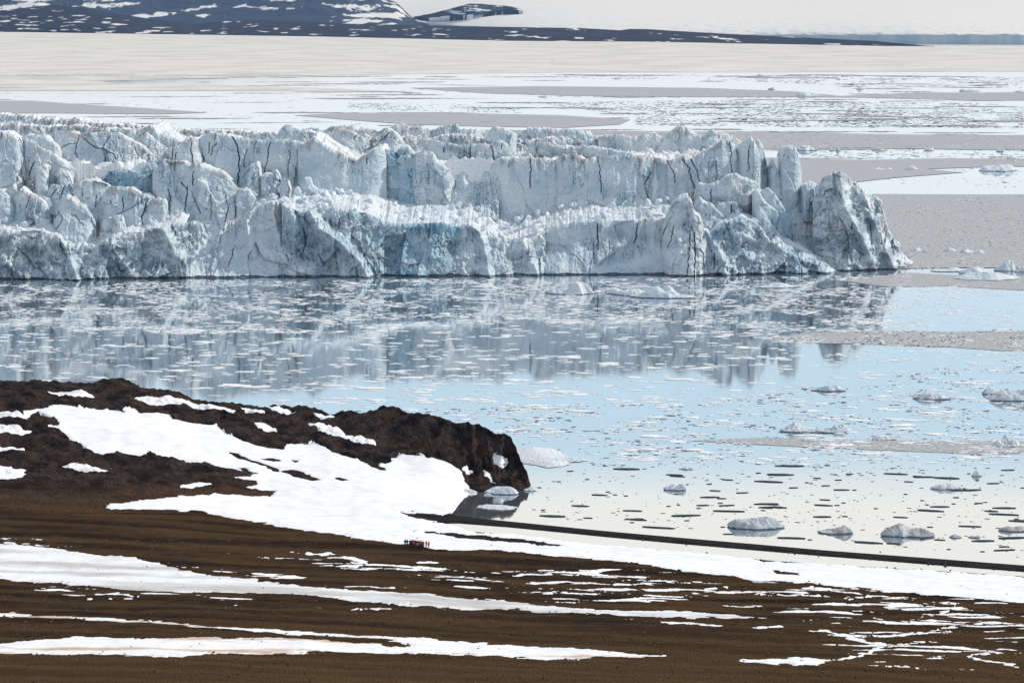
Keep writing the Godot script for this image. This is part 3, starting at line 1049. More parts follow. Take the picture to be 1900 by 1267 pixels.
func far_coast() -> void:
	var fb: FastNoiseLite = nz.fbm
	# low dark coast, the slopes behind it and the ice sheet beyond: [name, label, crest, shore row at left, middle, right, run back, bearing range, look]
	var specs := [
		["hill", "dark low rocky coast along the far shore", "-150,30 0,19 75,11 125,8 155,13 215,25 260,32 350,45 400,40 475,37 540,40 650,44 800,47 950,50 1080,52 1150,56 1170,53.5 1205,54 1250,57 1375,64 1500,70 1625,76 1735,86", "-150,56 0,59 300,63.5 600,68 950,76 1200,77.5 1500,83 1735,87", 700.0, 0],
		["mountain", "blue grey mountain slope streaked with snow behind the coast", "-150,-90 0,-80 200,-75 400,-60 560,-55 640,-30 700,-12 740,0 745,8 690,22 650,32 620,44", "-150,40 0,40 620,48 760,48", 1800.0, 1],
	]
	for s in specs:
		var crest := pts(s[2])
		var shore := pts(s[3])
		var x0: float = crest[0].x
		var x1: float = 0.0
		for p in crest:
			x1 = maxf(x1, p.x)
		if s[5] == 1:
			crest = pts("-150,-90 0,-80 200,-75 400,-60 560,-50 620,-32 680,-14 735,4 762,30 790,48")
			x1 = 790.0
		var cols := int((x1 - x0) / 2.5) + 1
		var rows := 90
		var v := PackedVector3Array()
		var c := PackedColorArray()
		v.resize(cols * rows)
		c.resize(cols * rows)
		for i in cols:
			var px := lerpf(x0, x1, float(i) / (cols - 1))
			var ds := sea_dist(along(shore, px)) if s[5] == 0 else 10800.0
			var top := along(crest, px)
			for r in rows:
				var t := 1.0 - float(r) / (rows - 1)          # 1 at the crest
				var deep: float = s[4] * (lerpf(1.0, 0.1, smoothstep(1250.0, 1735.0, px)) if s[5] == 0 else 1.0)
				var d: float = ds + deep * t
				var y_top: float = EYE - (top - SKYROW) / F * (ds + deep)
				var wx := (px - 950.0) / F * d
				var n := fb.get_noise_3d(wx * 0.05, d * 0.05, 3.0 + s[5] * 40.0)
				var n2 := fb.get_noise_3d(wx * 0.3, d * 0.3, 9.0)
				var y: float = maxf(y_top, 1.0) * pow(t, 0.85) + (n * 22.0 + n2 * 5.0) * (1.0 + 1.6 * s[5]) * t * (1.0 - t) * (1.0 if s[5] == 0 else 2.2)
				if t < 0.02:
					y = -3.0 if s[5] == 0 else 4.0
				v[r * cols + i] = Vector3(wx, y, -d)
				var rock := Color(0.014, 0.024, 0.045).lerp(Color(0.034, 0.042, 0.058), clampf(0.5 + n2, 0.0, 1.0))  # blue of the distance haze is put into the rock colour
				var m: float
				if s[5] == 0:
					m = fb.get_noise_3d(wx * 0.2, y * 2.4, d * 0.02) + 0.18 * fb.get_noise_3d(wx * 0.6, y * 3.0, 4.0) + 0.10 * smoothstep(900.0, 200.0, px) * (1.0 - absf(t - 0.3) * 3.0)
					m = smoothstep(0.38, 0.42, m)
				else:
					m = fb.get_noise_3d(wx * 0.07, y * 0.42, d * 0.03 + 50.0) + 0.25 * fb.get_noise_3d(wx * 0.4, y * 1.2, 14.0) + 0.22 * smoothstep(330.0, 60.0, px) + 0.3 * smoothstep(560.0, 780.0, px)
					m = smoothstep(0.29, 0.34, m)
					rock = rock.lerp(Color(0.055, 0.085, 0.125), 0.6)  # more haze blue painted into the slope farther off
				c[r * cols + i] = rock.lerp(Color(0.66, 0.645, 0.61), m)
		tag(put(s[0], grid_mesh(v, c, cols), M.hill), s[1], s[0], "", "structure")
	# the ice sheet: front cliff above the slush at the far right, crevassed toe, smooth slope
	var rd: FastNoiseLite = nz.ridge
	var fi: FastNoiseLite = nz.fine
	var fronts := pts("500,12900 740,12600 800,11500 950,9900 1300,8900 1500,8500 1640,7650 1735,7450 2100,7420")
	var cols := 700
	var rows := 190
	var v := PackedVector3Array()
	var c := PackedColorArray()
	v.resize(cols * rows)
	c.resize(cols * rows)
	for i in cols:
		var px := lerpf(600.0, 2050.0, float(i) / (cols - 1))
		var ds := 0.0
		for e in 9:
			ds += along(fronts, px + (e - 4) * 32.0) / 9.0
		for r in rows:
			var t := 1.0 - float(r) / (rows - 1)
			var row := lerpf(66.0, -70.0, t)
			var d := ds + (18500.0 - ds) * pow(t, 1.5)
			var p := spot(px, row, d)
			var toe := exp(-t * 7.0)
			var rg := rd.get_noise_2d(p.x * 0.12, row * 9.0)
			p.y += toe * (rg * 4.0 + fi.get_noise_2d(p.x * 0.06, row * 2.5) * 3.0) + fb.get_noise_2d(p.x * 0.008, row * 1.2) * 2.0 * minf(1.0, t * 3.0)
			if r == rows - 1:
				p.y = -2.0
			elif r == rows - 2:
				p.z += 4.0
			v[r * cols + i] = p
			var col := Color(0.74, 0.705, 0.65).lerp(Color(0.40, 0.50, 0.60), clampf(toe * (0.3 - rg * 1.2 + 1.1 * fi.get_noise_2d(p.x * 0.15, row * 5.0)), 0.0, 0.85) + 0.10 * clampf(fb.get_noise_2d(p.x * 0.012, row * 5.0), 0.0, 1.0))
			if r >= rows - 2:
				col = Color(0.40, 0.50, 0.57).lerp(Color(0.58, 0.64, 0.66), clampf(0.5 + fi.get_noise_2d(p.x * 0.06, 4.0), 0.0, 1.0))
			c[r * cols + i] = col
	tag(put("ice_sheet", grid_mesh(v, c, cols), M.hill), "far white ice sheet sloping down to the bay at the horizon", "ice sheet", "", "structure")
	# the dark ridge that shows through the ice sheet
	var ridge := pts("770,31 800,26 830,18 850,11 870,7 900,8 925,10 950,12 968,16")
	var feet := pts("770,32 800,31 840,29 880,26 905,21 935,17 968,16.5")
	cols = 130
	rows = 26
	v = PackedVector3Array()
	c = PackedColorArray()
	for r in rows:
		for i in cols:
			var px := lerpf(768.0, 970.0, float(i) / (cols - 1))
			var t := 1.0 - float(r) / (rows - 1)
			var foot := along(feet, px) + 1.5
			var row := lerpf(foot, along(ridge, px), t)
			var d := along(fronts, px) + (18500.0 - along(fronts, px)) * pow((66.0 - foot) / 136.0, 1.5) - 250.0 + 120.0 * t
			var p := spot(px, row, d)
			p.y += fb.get_noise_2d(p.x * 0.15, t * 60.0) * 5.0
			if r == rows - 1:
				p.y -= 30.0
			v.append(p)
			var m := smoothstep(0.22, 0.3, fb.get_noise_2d(p.x * 0.12, p.y * 1.6))
			c.append(Color(0.06, 0.075, 0.1).lerp(Color(0.8, 0.81, 0.82), m))
	tag(put("mountain_ridge", grid_mesh(v, c, cols), M.hill), "dark rock ridge standing out of the far ice sheet", "ridge", "", "structure")

func glacier() -> void:
	var g := base("glacier", Vector3.ZERO)
	tag(g, "broken white and blue glacier front calving into the fjord", "glacier")
	var fb: FastNoiseLite = nz.fbm
	var rd: FastNoiseLite = nz.ridge
	var fi: FastNoiseLite = nz.fine
	# the crevassed surface behind the front
	var x0 := -90.0
	var x1 := 1425.0
	var cols := int((x1 - x0) / 2.2) + 1
	var rows := 170
	var v := PackedVector3Array()
	var c := PackedColorArray()
	v.resize(cols * rows)
	c.resize(cols * rows)
	var reach := pts("-90,700 100,660 250,560 400,460 600,430 900,330 1100,230 1250,180 1330,150 1425,70")
	for i in cols:
		var px := lerpf(x0, x1, float(i) / (cols - 1))
		var d0 := sea_dist(along(front_line, px))
		var far := along(reach, px)
		for r in rows:
			var t := 1.0 - float(r) / (rows - 1)
			var b := lerpf(62.0, far, t)
			var d := d0 + b
			var wx := (px - 950.0) / F * d
			var wob := fb.get_noise_2d(wx * 0.4, d * 0.4) * 10.0
			var rg := rd.get_noise_2d((wx + wob) * 0.42, (d - wx * 0.35) * 0.85)
			var y := 46.5 + rg * 6.5 + fb.get_noise_2d(wx * 1.5, d * 1.5) * 2.2 + fi.get_noise_2d(wx * 0.8, d * 0.8) * 0.7
			y += 3.0 * smoothstep(300.0, 80.0, b)
			y -= 60.0 * smoothstep(0.9, 1.0, t) * smoothstep(0.9, 1.0, t)
			y -= 30.0 * smoothstep(1330.0, 1425.0, px)
			if r == rows - 1:
				y = 4.0
				d -= 6.0
			v[r * cols + i] = Vector3(wx, y, -d)
			var col := Color(0.84, 0.845, 0.85).lerp(Color(0.58, 0.69, 0.76), clampf(-rg * 0.6 + 0.05, 0.0, 0.7))
			var dd := smoothstep(0.1, 0.5, fb.get_noise_2d(wx * 1.2, d * 2.4) + 0.3 * fi.get_noise_2d(wx * 0.5, d * 0.8)) * 0.28
			c[r * cols + i] = col.lerp(Color(0.30, 0.25, 0.235), dd)
	put("ice_plateau", grid_mesh(v, c, cols, false), M.ice, g)

	# far rows of seracs on the skyline
	ice("ice_ridge", g, "1110,254 1120,252 1154,248 1175,254 1187,252 1218,247 1228,255 1238,252 1250,240 1258,236 1266,235 1277,238 1292,248 1305,257 1313,249 1322,238 1330,244 1347,245 1372,259 1383,266", 285.0, 118.0, {"deep": 22.0, "rough": 0.35, "block": 0.8, "dirt": 0.3, "blue": 0.15})
	ice("ice_ridge", g, "560,240 577,236 602,242 609,236 619,234.5 649,234.5 664,242 671,239 686,240 701,243 711,238 720,237 728,234 745,230 765,234 779,233 799,242 819,235 839,232 846,230 855,240 863,239 880,240 900,244", 268.0, 230.0, {"deep": 30.0, "rough": 0.5, "dirt": 0.35})
	ice("ice_ridge", g, "960,249 971,242 983,238 1018,239 1050,240 1067,239.5 1089,244 1101,252 1123,252 1150,258", 275.0, 170.0, {"deep": 26.0, "rough": 0.5, "dirt": 0.35})
	ice("ice_ridge", g, "508,258 514,249 522,236 530,231 539,232 556,242 575,244 600,250", 275.0, 150.0, {"deep": 26.0, "rough": 0.35, "dirt": 0.3})
	ice("ice_ridge", g, "-90,222 0,212 20,214 50,216 70,220 100,221 140,219 160,229 180,228 230,231 260,234", 262.0, 430.0, {"deep": 60.0, "rough": 0.8, "dirt": 0.5, "jag": 1.5})
	ice("ice_ridge", g, "-90,232 0,226 40,232 90,236 130,233 200,238 250,240 300,243 370,241 430,243 500,247 560,250 640,252", 280.0, 250.0, {"deep": 45.0, "rough": 0.8, "dirt": 0.5, "jag": 1.6})
	ice("ice_ridge", g, "600,256 640,250 690,255 760,252 800,256 850,250 900,258 960,262 1030,256 1100,262 1160,258 1230,262 1290,268", 292.0, 130.0, {"deep": 30.0, "rough": 0.6, "dirt": 0.45, "jag": 1.8})
	ice("serac", g, "898,262 905,250 912,237 921,234 934,238 948,246 958,251", 280.0, 112.0, {"deep": 18.0, "rough": 0.2, "dirt": 0.15, "blue": 0.35})
	ice("serac", g, "699,263 708,249 720,238 727,241 745,256 748,264", 285.0, 95.0, {"deep": 18.0, "rough": 0.2, "dirt": 0.2, "cracks": ["705,262 714,254 724,244"], "widths": [1.6]})
	ice("serac", g, "606,258 609,249 622,240 640,238 655,243 668,252 685,258", 280.0, 105.0, {"deep": 24.0, "rough": 0.3, "dirt": 0.35, "cracks": ["663,249 658,254 656,259", "671,250 666,257"]})
	ice("serac", g, "206,244 251,240 258,245 266,243 283,256 310,274 316,282", 300.0, 86.0, {"deep": 40.0, "rise": -0.16, "rough": 0.3, "dirt": 0.55})
	ice("serac", g, "250,244 278,232 285,236 290,247 305,250 319,257 335,263 347,256 352,262", 300.0, 108.0, {"deep": 60.0, "rise": -0.02, "rough": 0.25, "dirt": 0.35, "blue": 0.4, "block": 0.6})
	ice("serac", g, "84,250 101,244 123,243 146,249 157,246 185,245 217,245 224,249 245,262 262,272 285,285 302,294", 335.0, 62.0, {"deep": 34.0, "rise": -0.12, "rough": 0.3, "dirt": 0.5, "lean": 14.0, "cracks": ["147,249 141,267 139,284 143,296", "109,277 127,267 141,266", "204,252 192,268 190,277 195,300 199,311", "155,257 175,274 190,276 209,286 219,304", "248,272 256,290"]})
	ice("serac", g, "38,251 84,249 88,256 104,267 108,279 113,297 117,310", 345.0, 52.0, {"deep": 26.0, "rough": 0.25, "dirt": 0.2, "blue": 0.35})
	ice("serac", g, "36,254 54,257 66,264 71,271 91,279 108,294 135,312 139,328 137,342", 356.0, 43.0, {"deep": 16.0, "rough": 0.35, "dirt": 0.35, "cracks": ["42,262 40,280 43,300 45,330", "90,300 90,330 88,345", "62,300 55,320 52,333"], "widths": [2.6, 1.0, 2.6, 2.4]})
	ice("serac", g, "-90,240 -30,243 0,244 13,246 25,250 35,255 42,272 45,300 47,335", 372.0, 37.0, {"deep": 24.0, "rough": 0.25, "dirt": 0.25, "cracks": ["38,318 30,335", "2,247 1,258"]})
	ice("serac", g, "64,318 72,309 82,304 89,307 91,322 90,345", 368.0, 33.0, {"deep": 10.0, "rough": 0.2, "dirt": 0.1})
	ice("serac", g, "101,336 105,316 112,311 119,314 126,325 132,340", 350.0, 34.0, {"deep": 10.0, "rough": 0.2, "dirt": 0.1})
	ice("serac", g, "186,340 199,320 222,313 253,316 263,311 270,306 284,299 291,304 300,320", 356.0, 38.0, {"deep": 16.0, "rough": 0.6, "dirt": 0.15, "blue": 0.75})
	ice("serac", g, "288,305 301,285 314,272 319,274 325,272 354,254 362,257 373,272 376,285", 330.0, 44.0, {"deep": 20.0, "rough": 0.15, "dirt": 0.25, "flute": 0.4, "cracks": ["319.5,274 319,296", "354,255 354,280 357,302", "325,283 324,296"], "widths": [1.5, 1.6, 1.6]})
	ice("ice_wall", g, "369,256 378,250 388,246 408,246 428,252 440,254 465,257 494,261 511,259 533,259 556,262 566,267", 372.0, 47.0, {"deep": 30.0, "rough": 0.14, "dirt": 0.3, "block": 0.5, "flute": 0.5, "bend": 3.0, "cracks": ["430,254 440,272 443,294 441,344", "501,262 497,281 495,301 489,321", "401,266 393,274 391,288", "458,277 452,294 452,310", "536,279 539,287 533,308 534,328", "563,267 558,286", "388,264 386,285", "372,276 378,300"], "widths": [2.6, 1.6, 1.4, 1.2, 1.5, 1.4, 1.2, 3.0]})
	ice("ice_wall", g, "552,274 560,269 570,264 582,256 588,258 594,262 614,276 641,288 661,296 668,294 688,281 708,271.5 712,277 716,290 717,301", 384.0, 40.0, {"deep": 34.0, "rise": 0.03, "rough": 0.1, "dirt": 0.4, "block": 0.3, "flute": 0.35, "bend": 6.0, "lean": 6.0, "cracks": ["680,294 681,304"], "widths": [2.2]})
	ice("serac", g, "708,284 716,276 735,282 745,275 757,272 765,282 772,296 781,320", 380.0, 50.0, {"deep": 18.0, "rough": 0.45, "dirt": 0.1, "blue": 0.8, "cracks": ["733,284 738,292", "712,320 709,345"], "widths": [3.0, 2.0]})
	ice("serac", g, "733,300 742,289 754,286 765,291 777,301 781,320 785,345", 382.0, 45.0, {"deep": 14.0, "rough": 0.25, "dirt": 0.1, "blue": 0.7, "cracks": ["735,325 739,326", "757,325 760,328"], "widths": [2.0, 2.0]})
	ice("serac", g, "760,292 775,283 787,279 804,282 808,294 823,308 833,314 838,325 843,335", 388.0, 43.0, {"deep": 26.0, "rough": 0.35, "dirt": 0.45, "cracks": ["796,322 794,345", "842,345 836,372"], "widths": [1.2, 2.0]})
	ice("serac", g, "795,274 799,262 808,260 822,266 845,268 857,270 872,267 890,266 910,267 917,264 929,258 942,267 947,286", 322.0, 63.0, {"deep": 30.0, "rough": 0.15, "dirt": 0.2, "grey": 0.7, "block": 0.5, "cracks": ["873,268 871,308", "912,271 917,300", "932,266 929,276", "824,275 823,283"], "widths": [1.4, 2.0, 1.3, 2.2]})
	ice("serac", g, "972,286 980,277 995,264 1010,264 1025,268 1055,272 1080,271 1103,272 1130,277 1160,283 1200,290", 305.0, 63.0, {"deep": 36.0, "rough": 0.25, "dirt": 0.25, "lean": -9.0, "grey": 0.4})
	ice("serac", g, "822,338 836,325 850,315 870,308 880,306 888,310 896,316 908,318 925,322", 372.0, 49.0, {"deep": 16.0, "rough": 0.6, "dirt": 0.5, "bend": 0.0, "lean": 16.0})
	ice("serac", g, "112,352 124,342 140,336 158,330 176,328 192,331 206,327 222,336", 372.0, 48.0, {"deep": 20.0, "rough": 0.6, "dirt": 0.45, "bend": 0.0, "lean": 12.0})
	ice("ice_wall", g, "905,318 911,309 917,301 931,294 948,294 965,292 985,289 991,292 1013,296 1030,298 1039,313 1044,335", 372.0, 44.0, {"deep": 20.0, "rough": 0.18, "dirt": 0.4, "block": 0.6, "cracks": ["983.5,294 985,310 983,348", "945,298 945,312"], "widths": [1.8, 1.0]})
	ice("ice_wall", g, "1024,302 1036,292 1050,286 1069,285 1084,296 1109,289 1160,287 1185,289 1205,290 1214,293", 402.0, 42.0, {"deep": 24.0, "rough": 0.2, "dirt": 0.45, "block": 0.9, "flute": 0.9, "cracks": ["1109,290 1113,318 1116,358", "1209,319 1197,339 1201,360 1202,368 1197,380 1198,400", "1031,345 1031,375"], "widths": [1.6, 2.2, 1.8, 1.5]})
	ice("ice_wall", g, "1204,302 1214,291 1226,294 1238,297 1263,292 1272,289 1282,294 1300,290 1318,276 1335,263 1350,259 1357,262 1365,275 1372,300 1374,322", 372.0, 45.0, {"deep": 30.0, "rough": 0.25, "dirt": 0.45, "block": 0.9, "flute": 1.0, "cracks": ["1266,293 1278,312 1283,332 1291,352", "1282,296 1293,315 1298,338", "1329,299 1331,318 1329,334", "1353,264 1357,282 1356,300 1359,322", "1237,298 1250,320 1254,338", "1214,340 1222,352"], "widths": [2.2, 1.8, 1.1, 1.6, 1.3, 2.4]})
	ice("serac", g, "1366,278 1372,270 1383,264 1389,258 1394,254 1399,260 1406,275 1411,287 1413,305 1415,328", 352.0, 46.0, {"deep": 12.0, "rough": 0.2, "dirt": 0.05, "bend": 10.0, "cracks": ["1391,272 1388,295 1390,316"], "widths": [1.6]})
	ice("serac", g, "1401,280 1403,266 1409,260 1413,266 1418,277 1421,296 1428,318", 345.0, 60.0, {"deep": 8.0, "rough": 0.3, "dirt": 0.05, "bend": 8.0})
	ice("serac", g, "1424,320 1427,310 1433,294 1437,300 1441,311 1450,331 1456,348", 366.0, 54.0, {"deep": 8.0, "rough": 0.3, "dirt": 0.05, "bend": 8.0})
	ice("ice_pillar", g, "1446,285 1448,274 1456,271 1467,269.5 1476,272 1481,284 1485,304 1488,318", 362.0, 50.0, {"deep": 14.0, "rough": 0.18, "dirt": 0.12, "bend": 9.0, "block": 0.8, "flute": 0.8, "jag": 0.6, "lean": 2.0})

	# the shattered lower tier in front of the walls
	ice("serac", g, "282,320 292,308 304,294 317,299 330,298 351,304 371,303 388,311 408,316 423,328 435,343 447,352 452,368", 424.0, 27.0, {"deep": 22.0, "rough": 0.3, "dirt": 0.4, "lean": 9.0, "cracks": ["310,350 316,367 311,394", "347,345 347,363 342,382 345,405", "357,365 371,396", "391,360 390,416", "418,363 422,390 415,418", "441,355 437,380 436,404", "357,318 357,344", "334,338 346,352"], "widths": [1.8, 2.2, 1.5, 1.3, 1.6, 3.4, 2.6, 1.5, 1.0]})
	ice("serac", g, "436,362 441,352 450,349 462,350 470,362 477,374", 405.0, 23.0, {"deep": 14.0, "rough": 0.3, "dirt": 0.15})
	ice("serac", g, "443,342 447,326 452,316 462,306 477,302 480,308 483,325 486,338", 368.0, 35.0, {"deep": 10.0, "rough": 0.25, "dirt": 0.1})
	ice("serac", g, "482,332 488,325 499,323 505,320 511,318 519,328 523,345", 388.0, 30.0, {"deep": 10.0, "rough": 0.6, "dirt": 0.05})
	ice("serac", g, "518,345 521,335 526,330 534,333 538,348 541,372", 410.0, 24.0, {"deep": 9.0, "rough": 0.35, "dirt": 0.05, "blue": 0.35})
	ice("serac", g, "546,372 552,352 557,338 565,330 575,331 580,345 590,352 600,365 612,378", 398.0, 33.0, {"deep": 12.0, "rough": 0.5, "dirt": 0.05, "blue": 0.5, "lean": 8.0})
	ice("serac", g, "80,366 94,341 106,342 118,344 135,340 150,337 168,335 189,338 200,341 206,355", 410.0, 24.0, {"deep": 24.0, "rough": 0.3, "dirt": 0.4, "lean": 8.0, "cracks": ["103,350 93,366", "118,346 112,364", "132,356 134,368", "152,350 152,366", "178,364 176,385"]})
	ice("serac", g, "180,380 186,371 195,355 207,345 231,346 245,350 259,358 273,360 284,366 289,378", 434.0, 19.0, {"deep": 22.0, "rough": 0.25, "dirt": 0.45, "lean": 8.0, "cracks": ["273,368 269,384 262,402 266,426", "228,364 227,392", "203,371 206,380", "214,398 240,388 262,374"], "widths": [3.2, 1.6, 1.4, 1.0]})
	ice("serac", g, "266,402 270,390 277,374 286,368 295,369 303,370 308,384 312,410", 452.0, 15.0, {"deep": 14.0, "rough": 0.4, "dirt": 0.4, "lean": 8.0})
	ice("serac", g, "-90,345 -30,346 0,352 10,358 20,370 26,388", 420.0, 17.0, {"deep": 18.0, "rough": 0.2, "dirt": 0.25})
	ice("serac", g, "6,362 12,352 23,341 28,350 31,362", 380.0, 26.0, {"deep": 10.0, "rough": 0.2, "dirt": 0.2})
	ice("serac", g, "18,374 24,362 39,349 46,353 55,360 72,362 90,367 108,372 110,388", 425.0, 21.0, {"deep": 18.0, "rough": 0.2, "dirt": 0.3, "cracks": ["55,362 48,384", "100,380 97,402"], "widths": [1.4, 2.4]})
	ice("serac", g, "46,402 52,388 62,368 71,368 78,374 84,382 88,392 96,404", 440.0, 15.0, {"deep": 12.0, "rough": 0.3, "dirt": 0.3})
	ice("serac", g, "98,402 102,388 108,372 116,366 123,363.5 129,367 135,370 152,380 160,388 168,397 177,411", 450.0, 12.0, {"deep": 18.0, "rough": 0.2, "dirt": 0.3, "lean": 9.0, "cracks": ["106,392 115,404 112,414 98,430", "130,399 140,400 146,412 153,418"]})
	ice("serac", g, "183,418 196,406 210,400 222,397 228,404 231,418 240,432", 452.0, 11.0, {"deep": 12.0, "rough": 0.6, "dirt": 0.15, "lean": 6.0})

	var low := {"follow": true, "deep": 46.0, "rise": 0.20, "dirt": 0.10, "bend": 4.0, "jag": 0.9, "tops": 34, "heap": 0.8}
	ice("ice_cliff", g, "-90,436 -40,428 0,424 25,431 58,428 85,430 111,438 120,447 150,452 175,454 200,441 218,436 236,432 265,428 303,420 335,412 345,414", 0.0, 6.0, low.merged({"rough": 0.95, "blue": 0.2, "grey": 0.85, "lean": 12.0, "block": 1.8, "scoop": 5.0, "spurs": [["110,440 124,468 136,498 142,514", 9.0, 5.0], ["0,470 20,495 45,515", 10.0, 4.0], ["196,445 215,470 240,500", 14.0, 5.0], ["286,378 300,420 318,455 345,490 352,512", 16.0, 7.0]]}))
	ice("ice_cliff", g, "326,416 345,412 365,414 420,414 445,408 462,392 475,384 490,378 505,373 520,376 540,386", 0.0, 6.0, low.merged({"rough": 0.5, "blue": 0.2, "grey": 0.15, "lean": 26.0, "block": 1.0, "rise": 0.15, "cracks": ["378,417 382,432", "410,436 406,454", "432,462 428,480 422,495"], "widths": [1.4, 1.4, 1.8, 2.6], "spurs": [["462,380 456,410 463,440 468,470", 12.0, 6.0], ["505,376 512,420 522,460 540,500", 14.0, 5.0]]}))
	ice("ice_cliff", g, "522,380 540,386 560,394 575,388 590,385 620,388 650,392 680,396 700,403 712,408", 0.0, 5.0, low.merged({"rough": 0.85, "blue": 0.42, "grey": 0.55, "lean": 14.0, "block": 1.7, "scoop": 3.0, "cracks": ["562,425 567,445 563,468"], "widths": [5.0], "spurs": [["575,392 590,420 635,450 672,488 682,512", 16.0, 8.0], ["535,388 548,420 545,450", 10.0, 5.0]]}))
	ice("ice_cliff", g, "674,398 690,400 712,411 735,415 780,415 820,412 850,419 860,417", 0.0, 7.0, low.merged({"rough": 0.6, "blue": 0.72, "grey": 0.6, "lean": 12.0, "block": 2.2, "scoop": 6.0}))
	ice("ice_cliff", g, "826,414 850,419 870,414 882,418 890,425 910,432 930,440 960,446 975,441 1000,431 1012,428", 0.0, 5.0, low.merged({"rough": 0.75, "blue": 0.22, "grey": 0.4, "lean": 17.0, "block": 1.3, "cracks": ["880,427 890,438"], "spurs": [["872,416 890,430 899,460 905,490 908,512", 11.0, 6.0], ["970,446 984,478 1000,508", 14.0, 6.0]]}))
	ice("ice_cliff", g, "992,434 1000,431 1030,421 1060,414 1100,409 1140,409 1185,411 1195,406 1240,404 1252,404", 0.0, 5.0, low.merged({"rough": 0.32, "blue": 0.28, "grey": 0.4, "lean": 20.0, "block": 0.8, "flute": 0.9, "scoop": 4.0, "cracks": ["1108,416 1109,435 1110,465", "1101,450 1102,466", "1100,470 1104,482", "1098,482 1092,508", "1183,415 1181,440 1178,452"], "widths": [3.0, 1.0, 1.8, 1.8, 2.2]}))
	ice("ice_cliff", g, "1228,420 1236,404 1243,388 1250,374 1260,363 1269,361 1277,362 1285,374 1287,390 1298,397 1305,416 1309,433 1318,450", 0.0, -3.0, {"follow": true, "deep": 16.0, "rise": -0.1, "rough": 0.6, "dirt": 0.05, "blue": 0.15, "grey": 0.3, "lean": 10.0, "block": 1.3, "bend": 16.0,
		"cracks": ["1238,416 1230,436 1218,458 1208,474", "1249,418 1246,445 1238,462", "1283,420 1279,450 1276,511", "1288,430 1290,470 1288,511"], "widths": [6.0, 1.7, 2.0, 4.0]})
	ice("ice_cliff", g, "1296,432 1306,426 1320,430 1340,412 1360,409 1366,405 1375,402 1390,404 1402,412 1415,424 1430,446 1442,441 1460,455 1475,459 1490,465 1520,480 1545,496 1563,508", 0.0, 2.0, {"follow": true, "deep": 30.0, "rise": 0.05, "rough": 0.95, "dirt": 0.04, "blue": 0.42, "grey": 0.4, "lean": 12.0, "block": 1.5, "bend": 3.0, "jag": 0.9, "heap": 0.8, "spurs": [["1420,436 1450,460 1490,480 1550,505", 12.0, 5.0], ["1312,428 1330,455 1345,490 1350,512", 12.0, 5.0]], "cracks": ["1488,483 1487,508", "1326,470 1325,500"], "widths": [1.8, 3.0]})
	ice("serac", g, "1286,396 1290,382 1300,367 1306,373 1310,377 1320,375 1330,387 1347,404 1352,415", 436.0, 14.0, {"deep": 14.0, "rough": 0.25, "dirt": 0.05, "blue": 0.4})
	ice("serac", g, "1288,352 1297,342 1305,343 1320,340 1335,336 1348,328 1359,324 1367,321 1379,328 1396,334 1408,340 1413,352 1415,372", 416.0, 21.0, {"deep": 16.0, "rough": 0.35, "dirt": 0.08, "blue": 0.25, "grey": 0.75, "bend": 12.0, "lean": -2.0, "cracks": ["1320,352 1319,375", "1358,380 1356,402", "1411,372 1410,395"], "widths": [1.8, 4.0, 2.0]})
	ice("serac", g, "1396,360 1402,350 1410,357 1422,375 1434,384 1442,392 1447,404 1453,431 1458,455", 470.0, 11.0, {"deep": 12.0, "rough": 0.25, "dirt": 0.03, "blue": 0.3, "grey": 0.3, "bend": 8.0})
	ice("serac", g, "1410,362 1416,353 1430,350 1437,357 1449,374 1467,411 1474,441 1483,450", 474.0, 22.0, {"deep": 14.0, "rough": 0.2, "dirt": 0.03, "blue": 0.55, "bend": 6.0})
	ice("ice_slope", g, "1432,356 1440,352 1452,346 1465,345 1480,342 1488,345 1500,341 1510,340 1520,346 1536,350", 488.0, 52.0, {"deep": 20.0, "rough": 0.35, "dirt": 0.03, "blue": 0.2, "lean": 42.0, "bend": 2.0})
	ice("serac", g, "1488,348 1493,342 1501,340 1508,343 1513,352", 366.0, 42.0, {"deep": 10.0, "rough": 0.15, "dirt": 0.0, "bend": 8.0})
	ice("ice_cliff", g, "1508,372 1520,348 1524,334 1528,327 1540,324 1543,319 1548,316 1555,317 1562,319 1575,327 1583,336 1594,344 1602,353 1612,356 1618,362 1634,369 1637,380 1640,391 1643,408 1646,419 1653,431 1659,444 1671,452 1675,471 1688,482 1700,490 1716,502", 0.0, 14.0, {"follow": true, "deep": 26.0, "rise": -0.25, "rough": 0.95, "dirt": 0.1, "blue": 0.18, "grey": 0.7, "lean": 14.0, "spurs": [["1560,330 1568,380 1584,410 1602,440 1618,480", 12.0, 6.0], ["1605,360 1618,400 1640,450 1660,495", 10.0, 5.0]], "block": 1.6, "bend": 14.0, "jag": 1.6, "cracks": ["1559,352 1559,372", "1581,410 1580,428", "1617,418 1617,450 1620,470"], "widths": [1.2, 1.8, 1.5, 1.5, 4.0]})

	# fallen blocks lying on the lower tier and round the foot of the walls
	var shapes := []
	for k in 9:
		shapes.append(chunk(200 + k))
	var tier := pts("-90,436 0,424 58,428 111,438 150,452 200,441 265,428 330,413 420,413 475,384 505,373 540,386 590,385 680,396 735,415 850,419 890,425 930,440 960,446 1000,431 1060,414 1140,409 1240,404 1300,430 1340,412 1402,412 1440,443 1490,465 1545,496")
